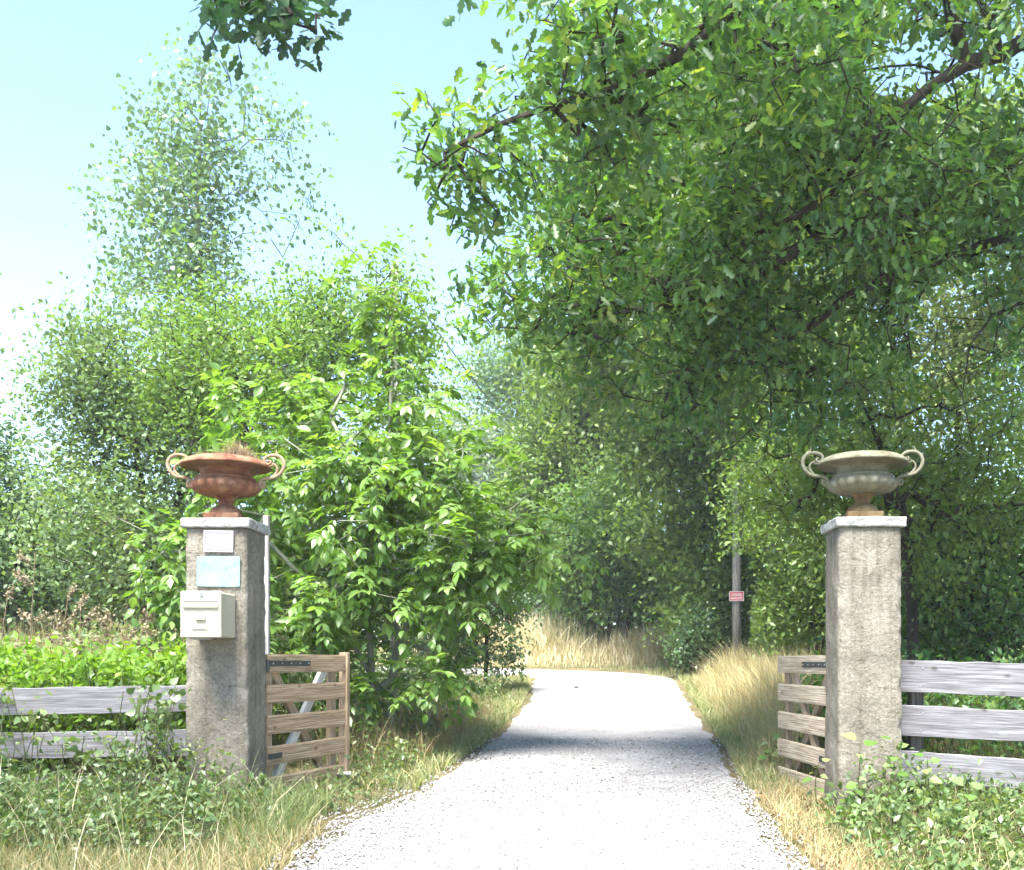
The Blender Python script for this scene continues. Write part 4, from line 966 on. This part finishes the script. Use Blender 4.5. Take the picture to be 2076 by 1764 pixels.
# trees beyond the bend
wood_tree('light green tree on several thin stems standing in the hay', 1235, 28.8, [[P(1235, 1290, 28.8), P(1240, 1180, 28.8), P(1235, 1080, 28.8)], [P(1215, 1325, 28.8), P(1195, 1230, 28.8), P(1170, 1150, 28.8)], [P(1262, 1320, 28.8), P(1285, 1200, 28.8)], [P(1225, 1325, 28.8), P(1220, 1200, 28.8)], [P(1250, 1325, 28.8), P(1257, 1200, 28.8)]],
          [blob(1180, 1140, 28.8, 95, 85, 1.2), blob(1280, 1130, 28.8, 90, 90, 1.2), blob(1240, 1050, 29, 110, 90, 1.2), blob(1130, 1190, 28.6, 55, 50, .8), blob(1320, 1220, 28.8, 50, 60, .8), blob(1200, 1220, 28.8, 60, 50, .7), blob(1370, 1180, 28.8, 60, 70, .9)],
          1000, 26, .13, 'bamboo', 91, name='slender_stemmed_tree', spread=.24, length=.55, shell=.35, rtip=.009, ex=.36)
wood_tree('round dark tree closing the view beyond the bend of the lane', 1180, 36, [[P(1180, 1200, 36), P(1180, 1000, 36)]],
          [blob(1170, 950, 36, 130, 130, 2.2), blob(1090, 1040, 36, 80, 120, 1.8), blob(1270, 900, 36, 130, 110, 2), blob(1220, 820, 36.5, 120, 70, 1.8), blob(1100, 880, 36, 80, 70, 1.6), blob(1050, 1140, 36, 80, 100, 1.6)],
          1300, 26, .18, 'dark', 97, name='distant_tree', spread=.36, length=.8, shell=.45)
wood_tree('feathery pale tree beside the cable in the gap of sky', 1050, 38, [[P(1060, 1150, 38), P(1060, 900, 38), P(1050, 760, 38)]],
          [blob(1040, 730, 38, 90, 60, 2), blob(1000, 790, 38, 60, 50, 1.6), blob(1090, 800, 38, 100, 80, 2), blob(950, 740, 38, 28, 26, .7), blob(1120, 700, 38, 90, 70, 2)],
          560, 26, .15, 'poplar', 99, name='distant_tree', spread=.32, length=.8, shell=.35)
for i, (px, py, w, h, Y, lb_) in enumerate([(930, 900, 70, 70, 62, 'treetop on the far hill left of the gap, haze put into its pale leaf colour'), (1000, 930, 60, 110, 58, 'far tree just left of the dark round tree, haze put into its leaf colour'), (870, 960, 70, 80, 60, 'far tree half hidden behind the walnut'), (960, 1010, 70, 110, 56, 'lower far tree above the roadside shrub')]):
    wood_tree(lb_, px, Y, [[P(px, py + 60, Y)]], [blob(px, py, Y, w, h, 2.5), blob(px, 1130, Y, w, 130, 2.5)], 420, 26, .26, 'hazed_leaf', 101 + i, name='far_tree', spread=.55, length=1.1, shell=.4)
# wood behind everything that closes the gaps low down
for i, (px, Y, lb_) in enumerate([(120, 21, 'low bush behind the dead weeds'), (250, 20.5, 'low bush below the willow, behind the herbs'), (-60, 19, 'low bush cut by the left edge of the view'), (560, 21, 'low green bush closing the gap behind the walnut stems'), (700, 21.5, 'wide green bush deep behind the gate'), (400, 20, 'green bush behind the willow and the fence'), (1300, 40, 'green bush behind the slender stems, far beyond the bend'), (1480, 33, 'green bush far behind the pole'), (1150, 43, 'far bush filling the gap left of the slender stems'), (1390, 42, 'far bush filling the gap right of the slender stems'), (1010, 44, 'far bush behind the roadside shrub'), (1250, 46, 'farthest bush seen between the slender stems'), (1900, 24, 'shaded bush deep in the wood above the grey fence'), (2060, 25, 'shaded bush deep in the wood at the right edge'), (1740, 25, 'shaded bush in the wood hidden behind the bare pillar')]):
    wood_tree(lb_, px, Y, [[P(px, 1250, Y)]], [blob(px, 1150, Y, 130, 130, 1.6), blob(px - 80, 1220, Y, 110, 110, 1.4), blob(px + 80, 1220, Y, 110, 110, 1.4)], 430, 26, .19, 'wood_leaf' if i % 2 else 'dark', 111 + i, name='background_bush', cat='shrub', spread=.28, length=.6, shell=.4, rtip=.003, tpl=DI, step=.9)

# ------------------------------------------------------------------ grass, weeds, brambles
def area(n, x0, x1, y0, y1, rng, keep=None):
    xy = np.stack([rng.uniform(x0, x1, n), rng.uniform(y0, y1, n)], -1)
    return xy[keep(xy)] if keep is not None else xy
rng = np.random.default_rng(77)
off = lambda xy, m=0.0: (xy[:, 0] < lane_l(xy[:, 1]) - m) | (xy[:, 0] > lane_r(xy[:, 1]) + m)
nz2 = lambda xy, s, o=0: np.array([noise.noise(Vector((x * s + o, y * s, o))) for x, y in xy])
# verge turf, green to straw
xy = area(36000, -6, 5.5, 4.2, 22.5, rng, lambda q: off(q, .0)); dens = np.exp(-(xy[:, 1] - 5) / 14); xy = xy[rng.random(len(xy)) < dens + .15]
tn = np.clip(.45 + nz2(xy, 1.1) * .7, 0, 1)
grass_obj('verge_grass', 'grass', xy, (.14 + .10 * tn) * np.where((xy[:, 0] < -1.7) & (xy[:, 0] > -2.7) & (xy[:, 1] > 7) & (xy[:, 1] < 9.3), .55, 1), .0075, 'short grass of the verges, partly dried out', seed=3, tint=(.5, .3))
# dry grass strip in the left foreground and along the right edge
k1 = lambda q: off(q, -.13 * rng.random(len(q)) ** 2) & (((q[:, 0] < 0) & (q[:, 0] > lane_l(q[:, 1]) - 2.6 - .5 * rng.random(len(q))) & (q[:, 1] < 6.9 + .4 * rng.random(len(q)))) | ((q[:, 0] > 0) & (q[:, 0] < lane_r(q[:, 1]) + .35 + .4 * rng.random(len(q)) ** 2)))
xy = area(130000, -5, 4, 4.8, 11, rng, k1)
grass_obj('dry_grass', 'straw', xy, .13, .0055, 'short straw-coloured dry grass along the edges of the lane', seed=4, curve=(.3, 1.4), tint=(.35, .28))
# tall dry grass beside the lane on the right
def kr(q): d = q[:, 0] - lane_r(q[:, 1]); return (d > .10) & (d < 2.4) & (rng.random(len(q)) < np.clip(1.2 - .25 * d, .2, 1)) & ~((q[:, 1] < 9.4) & (q[:, 0] > 1.5))
xy = area(30000, .8, 5, 8.6, 20.5, rng, kr); d = xy[:, 0] - lane_r(xy[:, 1])
hh = np.clip(.18 + .75 * d, .18, .85) * (1 + .35 * nz2(xy, 1.5, 3)); hh = np.minimum(hh, np.where(xy[:, 1] < 12, 1.0, .95))
grass_obj('tall_dry_grass', 'straw', xy, hh, .008, 'tall golden dry grass between the lane and the wood', bend=(-.55, -.1), curve=(.15, .75), seed=5, tint=(.6, .28))
# green undergrowth at the foot of the tall grass
xy = area(9000, .8, 4.6, 8.8, 17, rng, kr)
grass_obj('green_grass', 'grass', xy, .30, .009, 'green grass at the foot of the tall dry grass', seed=6, tint=(.4, .25))
# hay beyond the bend
xy = area(25000, -6, 5, 27.0, 31.5, rng, lambda q: (q[:, 1] > np.interp(q[:, 0], [-9, -3, -.3, 1.3, 7], [28.4, 27.6, 26.9, 26.3, 25.5])))
front = np.clip((xy[:, 1] - np.interp(xy[:, 0], [-9, -3, -.3, 1.3, 7], [28.4, 27.6, 26.9, 26.3, 25.5])) / 1.3, .12, 1)
hh = (.25 + .95 * front ** 1.5) * rng.uniform(.75, 1.12, len(xy)) * (1 + .55 * nz2(xy, .8, 9)) * np.interp(xy[:, 0], [-3, -1.2, .4, 1.4, 3], [1.05, 1.15, .7, .75, 1.05])
grass_obj('hay_meadow', 'straw2', xy, hh, .028, 'tall pale hay standing beyond the bend of the lane', seed=7, curve=(.05, .9), hj=.6, tint=(.55, .3))
# weeds under the walnut
def shrubmass(name, mat, label, pts, k, size, spread, tpl, seed, stem='twig', nobj=0, cat='undergrowth', droop=.2, length=.2, up=1.0, kind='stuff'):
    r2 = np.random.default_rng(seed); pts = np.asarray(pts)
    dirs = nrm(r2.normal(size=pts.shape) * .8 + np.array([0, 0, .5]))
    pos, d, u, sz, ti = crown_leaves(pts, dirs, k, length, spread, size, r2, droop, .5)
    ok = pos[:, 2] > gz(pos[:, 0], pos[:, 1]) + .01; pos, d, u, sz, ti = pos[ok], d[ok], u[ok], sz[ok], ti[ok]
    V, T = inst(tpl, pos, d, u, sz)
    g0 = pts + r2.normal(size=pts.shape) * np.array([.12, .12, 0]); g0[:, 2] = gz(g0[:, 0], g0[:, 1]) - .02
    mid = (g0 + pts) / 2 + r2.normal(size=pts.shape) * .07; n_ = len(pts)
    nd = np.r_[g0, mid, pts]; pr_ = np.r_[np.full(n_, -1), np.arange(n_), np.arange(n_) + n_]
    V2, T2 = sticks(nd, pr_, np.full(len(nd), .0032), 3)
    me = None
    o = mk(name, V, T, M[mat], tint=np.repeat(ti, len(tpl[0])), kind=kind, label=label, cat=cat)
    s_ = mk('stems', V2, T2, M[stem]); s_.parent = o
    return o
def column_pts(n, x0, x1, y0, y1, hfun, r2, keep=None, pw=.6):
    xy = area(n, x0, x1, y0, y1, r2, keep); h = hfun(xy)
    return np.stack([xy[:, 0], xy[:, 1], gz(xy[:, 0], xy[:, 1]) + h * r2.random(len(xy)) ** pw], -1)
r3 = np.random.default_rng(91)
# brambles climbing over the left fence and round the pillar foot
hb = lambda q: np.clip(1 + .5 * nz2(q, 2.1, 5), .3, 1.5) * np.interp(q[:, 1], [6.2, 6.8, 7.3, 7.7], [.10, .24, .36, .42]) * np.interp(q[:, 0], [-4.2, -3.6, -3.35, -3.05, -2.85, -2.4, -2.1], [.75, .85, 1.5, 1.75, 1.25, .75, .5])
kb = lambda q: (q[:, 0] < np.interp(q[:, 1], [5.5, 6.5, 7.3, 7.7], [-2.75, -2.4, -2.3, -2.4])) & ~((q[:, 1] > 7.5) & (q[:, 0] > -3.05))
shrubmass('bramble_thicket', 'bramble', 'green brambles creeping over the left board fence and pillar foot', column_pts(1050, -5.2, -2.0, 6.2, 7.68, hb, r3, kb), 11, .05, .05, SM, 92, cat='bramble')
sp = area(95, -5.0, -2.95, 7.35, 7.66, r3); sp = np.stack([sp[:, 0], sp[:, 1], gz(sp[:, 0], sp[:, 1]) + r3.uniform(.3, 1.0, len(sp)) * np.interp(sp[:, 0], [-5, -4.1, -3.9, -3.5, -3.3], [1, 1, .6, .6, 1])], -1)
shrubmass('fence_creeper', 'bramble', 'sprays of creeper hanging on the left board fence', sp, 7, .055, .045, HT, 190, cat='creeper', length=.16)
xy = area(15000, -5.2, -1.6, 5.6, 7.6, r3, lambda q: q[:, 0] < lane_l(q[:, 1]) - .05)
grass_obj('foreground_grass', 'grass', xy, np.interp(xy[:, 1], [5.6, 6.3, 6.9, 7.6], [.06, .12, .26, .38]), .006, 'tufts of green and straw grass in the left foreground', seed=18, curve=(.3, 1.2), tint=(.42, .28))
kf = lambda q: (q[:, 0] < -3.05)
hw = lambda q: np.clip(1.05 + .18 * nz2(q, 1.9, 8), .6, 1.4)
shrubmass('bright_weeds', 'weed', 'bright green weeds rising behind the left board fence', column_pts(1100, -6.2, -3.0, 7.98, 9.4, hw, r3, kf, .35), 11, .08, .06, SM, 93, cat='weed', length=.25)
hw2 = lambda q: np.clip(1.15 + .3 * nz2(q, 1.3, 2), .6, 1.7)
shrubmass('wild_herbs', 'willow', 'pale mixed herbs between the fence weeds and the willow', column_pts(1500, -8.6, -3.3, 9.4, 12.6, hw2, r3, None, .5), 10, .07, .09, DI, 94, cat='weed', length=.3)
xy = area(14000, -8.6, -3.6, 9.3, 12.8, r3)
grass_obj('dry_weeds', 'straw', xy, 1.25 + .3 * nz2(xy, 1.2, 4), .007, 'dry grass stalks standing among the herbs behind the left fence', seed=12, tint=(.3, .25), cat='dry weeds')
# under the walnut, behind the gate
hu = lambda q: np.clip(.55 + .35 * nz2(q, 1.7, 6), .15, 1) * np.clip((lane_l(q[:, 1]) - q[:, 0]) / .9, .15, 1.3)
ku = lambda q: (q[:, 0] < lane_l(q[:, 1]) - .25) & ((q[:, 1] > 9.45) | (q[:, 0] < -2.85))
shrubmass('undergrowth', 'bramble', 'mixed green undergrowth below the walnut', column_pts(2600, -6.5, -.3, 8.2, 18.5, hu, r3, ku), 10, .07, .07, SM, 95)
shrubmass('low_weeds', 'bramble', 'low leafy weeds between the open gate and the lane', column_pts(520, -2.5, -1.1, 6.9, 10.2, lambda q: np.where((q[:, 0] < -1.75) & (q[:, 1] < 9.3), .035, .2), r3, lambda q: q[:, 0] < lane_l(q[:, 1]) - .12), 8, .05, .05, SM, 96, length=.1)
xy = area(5200, -2.6, -.5, 9.6, 14.5, r3, lambda q: (q[:, 0] < lane_l(q[:, 1]) - .1) & (q[:, 0] > lane_l(q[:, 1]) - 1.5))
grass_obj('dry_stalks', 'straw', xy, .42 + .25 * nz2(xy, 2, 7), .006, 'dry brown stalks at the foot of the walnut', seed=13, tint=(.15, .2), curve=(.1, .9), cat='dry stalks')
xy = area(2200, -4.2, -1.7, 5.4, 7.6, r3, lambda q: q[:, 0] < lane_l(q[:, 1]) - .1)
grass_obj('long_dry_stems', 'straw2', xy[:190], .55, .004, 'long bent straw stems sticking out of the brambles', seed=14, tint=(.5, .3), curve=(.3, 1.3), cat='dry stalks')
# right foreground
hr = lambda q: np.clip(.40 + .22 * nz2(q, 2.3, 1), .1, .8) * np.interp(q[:, 1], [5.2, 6.0, 6.8, 7.4], [.22, .42, .8, 1.0]) * np.clip((q[:, 0] - lane_r(q[:, 1]) - .18) / .5, .05, 1.1) * np.interp(q[:, 0], [2.15, 2.45], [1, .55])
kR = lambda q: (q[:, 0] > lane_r(q[:, 1]) + .22) & ~((q[:, 1] > 7.38) & (q[:, 0] < 2.32))
shrubmass('ivy_thicket', 'bramble', 'green creepers and nettles at the foot of the bare pillar', column_pts(1500, 1.6, 4.9, 4.9, 7.62, hr, r3, kR), 11, .058, .05, SM, 97, cat='creeper')
hq = lambda q: np.clip(.9 + .4 * nz2(q, 1.4, 3), .3, 1.5)
shrubmass('shade_weeds', 'oak', 'shaded weeds growing behind the grey three-board fence', column_pts(1500, 2.4, 6.5, 7.9, 11.5, hq, r3, None, .5), 11, .075, .08, SM, 98, cat='weed')
kg = lambda q: (q[:, 0] > 1.95) | (q[:, 1] > 9.4)
shrubmass('gate_weeds', 'oak', 'dark green weeds seen through the bleached gate leaf', column_pts(300, 1.95, 2.8, 8.1, 9.8, lambda q: np.full(len(q), .95), r3, kg, .6), 11, .08, .07, OV, 99, cat='weed')
xy = area(2600, 1.9, 4.6, 5.0, 7.5, r3, kR)
grass_obj('thicket_straw', 'straw', xy[:900], .30, .005, 'dry stems and grass among the creepers at the bare pillar', seed=15, tint=(.5, .3), curve=(.3, 1.3), cat='dry stalks')
xy = area(9000, -6, 4.6, 17.5, 27.2, r3, lambda q: np.where(q[:, 1] < 22.3, off(q, .0) & (np.abs(q[:, 0]) < 3.4), q[:, 1] > np.interp(q[:, 0], [-6, -3, -.3, 1.0, 1.4, 6], [27.2, 26.8, 26.1, 24.9, 22.3, 22.3])))
grass_obj('bend_grass', 'grass', xy, .16, .016, 'short grass along the lane where it bends away', seed=16, tint=(.75, .25))
yy = r3.uniform(8.5, 24.5, 16000); sd = r3.random(16000) < .5
xx_ = np.where(sd, np.interp(yy, ys, lx) - np.abs(r3.normal(0, .28, 16000)) + .10, np.interp(yy, ys, rx) + np.abs(r3.normal(0, .28, 16000)) - .10)
xy = np.stack([xx_, yy], -1); xy = xy[(xy[:, 1] < 22.4) | (xy[:, 0] > 1.5)]
grass_obj('edge_grass', 'grass', xy, .15, .012, 'fringe of grass creeping onto the far edges of the lane', seed=17, curve=(.3, 1.2), tint=(.7, .28))
# leaf litter
xy = area(2600, 1.3, 3.6, 5.2, 8.4, r3, lambda q: (q[:, 0] > lane_r(q[:, 1]) - .15) & (q[:, 0] < lane_r(q[:, 1]) + .5))
n_ = len(xy); pos = np.stack([xy[:, 0], xy[:, 1], gz(xy[:, 0], xy[:, 1]) + .015 + .03 * r3.random(n_)], -1)
V, T = inst(SM, pos, rndu(n_, r3) * np.array([1, 1, .25]), nrm(np.array([0, 0, 1.0]) + r3.normal(size=(n_, 3)) * .3), r3.uniform(.03, .07, n_))
mk('leaf_litter', V, T, M['deadleaf'], tint=np.repeat(r3.random(n_), 5), kind='stuff', label='brown dead leaves along the right edge of the lane', cat='dead leaves')

# broad-leaved young plants in front of the bare pillar: countable, so things of their own
def young_plant(px, py_top, Y, n, label, seed, size=.075):
    r2 = np.random.default_rng(seed); b = G(px, Y); top = P(px + r2.uniform(-8, 8), py_top, Y)
    root = empty('young_plant', b, label, 'plant', 'broad-leaved young plants round the right gateway')
    pts = spline([b, b + (top - b) * .5 + r2.normal(size=3) * .03, top]); 
    mb = MB().tube([np.array(p) - b for p in pts], [.006 - .004 * i / len(pts) for i in range(len(pts))], 6); mb.build('stem', M['twig'], root, True)
    me = [mesh_np('leaf', HT[0], HT[1], M['walnut' if k < 2 else 'bramble'], np.full(len(HT[0]), .2 + .2 * k)) for k in range(4)]
    for i in range(n):
        t = .25 + .75 * i / (n - 1); p = np.array(pts[int(t * (len(pts) - 1))]); a = i * 2.4 + r2.uniform(-.3, .3)
        d = nrm(np.array([math.cos(a), math.sin(a) - .2, -.25 + .5 * (t > .9)])); up = nrm(np.array([0, -.45, 1.0]) + r2.normal(size=3) * .2); x = nrm(np.cross(d, up)); z = np.cross(x, d); s = size * r2.uniform(.8, 1.35)
        q = p + d * .03 - b
        o = bpy.data.objects.new('leaf', me[r2.integers(0, 4)])
        o.matrix_basis = Matrix(((x[0] * s, d[0] * s, z[0] * s, q[0]), (x[1] * s, d[1] * s, z[1] * s, q[1]), (x[2] * s, d[2] * s, z[2] * s, q[2]), (0, 0, 0, 1)))
        put(o, root)
for i, a in enumerate([(1742, 1498, 7.2, 10, 'young plant with round leaves standing before the middle of the bare pillar'), (1806, 1500, 7.25, 10, 'tall young plant with heart-shaped leaves before the right side of the bare pillar'),
          (1565, 1490, 9.5, 12, 'leafy green plant at the free end of the bleached gate leaf'), (1655, 1545, 7.55, 9, 'plant climbing in front of the hinge end of the bleached gate leaf'),
          (1880, 1535, 6.95, 10, 'broad-leaved plant below the lowest board of the silver-grey fence'), (1700, 1600, 6.85, 9, 'low broad-leaved plant at the lane side of the bare pillar foot'),
          (1960, 1590, 6.6, 10, 'young plant among the creepers nearest the right edge')]):
    young_plant(*a, seed=200 + i, size=.085 if i in (0, 1) else .075)
# dead dock stems at the left
def dock(px, py_top, Y, label, seed):
    r2 = np.random.default_rng(seed); b = G(px, Y); top = P(px + r2.uniform(-20, 20), py_top, Y)
    root = empty('dead_weed', b, label, 'dead plant', 'dead brown weeds behind the left fence')
    pts = [np.array(p) for p in spline([b, b + (top - b) * .5 + r2.normal(size=3) * .04, top])]
    mb = MB().tube([p - b for p in pts], [.007 - .004 * i / len(pts) for i in range(len(pts))], 6)
    pos = []
    for i in range(9):
        t = r2.uniform(.45, .98); p = pts[int(t * (len(pts) - 1))]; e = p + np.array([r2.normal() * .13, r2.normal() * .1, r2.uniform(.06, .2)])
        mb.tube([p - b, (p + e) / 2 - b + np.array([0, 0, .02]), e - b], [.0035, .003, .002], 4)
        pos += [p + (e - p) * u + r2.normal(size=3) * .014 for u in r2.uniform(.35, 1.05, 70)]
    mb.build('stem', M['dock'], root)
    pos = np.array(pos); n_ = len(pos)
    V, T = inst(DI, pos, rndu(n_, r2), rndu(n_, r2), r2.uniform(.018, .04, n_)); mk('seed_head', V, T, M['dock'], root, tint=np.repeat(r2.random(n_), 4), kind='stuff')
for i, (px, py, lb_) in enumerate([(65, 1120, 'tallest dead brown weed at the left edge with branching seed heads'), (20, 1200, 'dead brown weed cut by the left edge of the view'), (130, 1190, 'dead brown weed right of the tallest one'), (175, 1215, 'dead weed with drooping seed heads below the willow'), (255, 1225, 'lone dead weed midway between the left edge and the mailbox'), (215, 1240, 'short dead weed before the willow foot'), (330, 1235, 'pale dead weed stalk close to the mailbox pillar')]):
    dock(px, py, 9.6 + .25 * (i % 3), lb_, 300 + i)
# flat stone at the gate foot, clod on the lane
rs = np.random.default_rng(8)
def stone(name, loc, d, label, mat, seed, cat='stone'):
    import bmesh
    bm = bmesh.new(); bmesh.ops.create_icosphere(bm, subdivisions=3, radius=1)
    for v in bm.verts:
        n_ = noise.noise(v.co * 1.4 + Vector((seed, 0, 0))) * .28 + noise.noise(v.co * 4 + Vector((0, seed, 0))) * .08
        v.co = v.co * (1 + n_); v.co.x *= d[0]; v.co.y *= d[1]; v.co.z *= d[2]
    me = bpy.data.meshes.new(name); bm.to_mesh(me); bm.free(); me.materials.append(M[mat])
    o = put(bpy.data.objects.new(name, me), None, label, cat); o.location = tuple(loc); o.rotation_euler = (0, .1, seed)
stone('flat_stone', G(702, 9.2, .03) , (.16, .09, .035), 'flat grey stone at the foot of the brown gate leaf', 'stone', 2.2)
stone('earth_clod', G(1168, ground_Y(1396), .03), (.055, .05, .028), 'small dark clod of earth lying on the lane', 'fence_post', 5.1, 'clod')

# ------------------------------------------------------------------ thin haze volume, added to lift the far shade
hm = bpy.data.materials.new('shade_lifting_haze'); hm.use_nodes = True; hn = hm.node_tree
hn.nodes.remove(hn.nodes['Principled BSDF']); pv = hn.nodes.new('ShaderNodeVolumePrincipled')
pv.inputs['Color'].default_value = (.92, .97, 1.0, 1); pv.inputs['Density'].default_value = .0011; pv.inputs['Anisotropy'].default_value = .25
hn.links.new(pv.outputs[0], hn.nodes['Material Output'].inputs['Volume'])
MB().box((0, 250, 6), (640, 720, 30)).build('haze', hm, None, kind='stuff', label='thin haze added to lift the shade of the far trees', cat='haze')
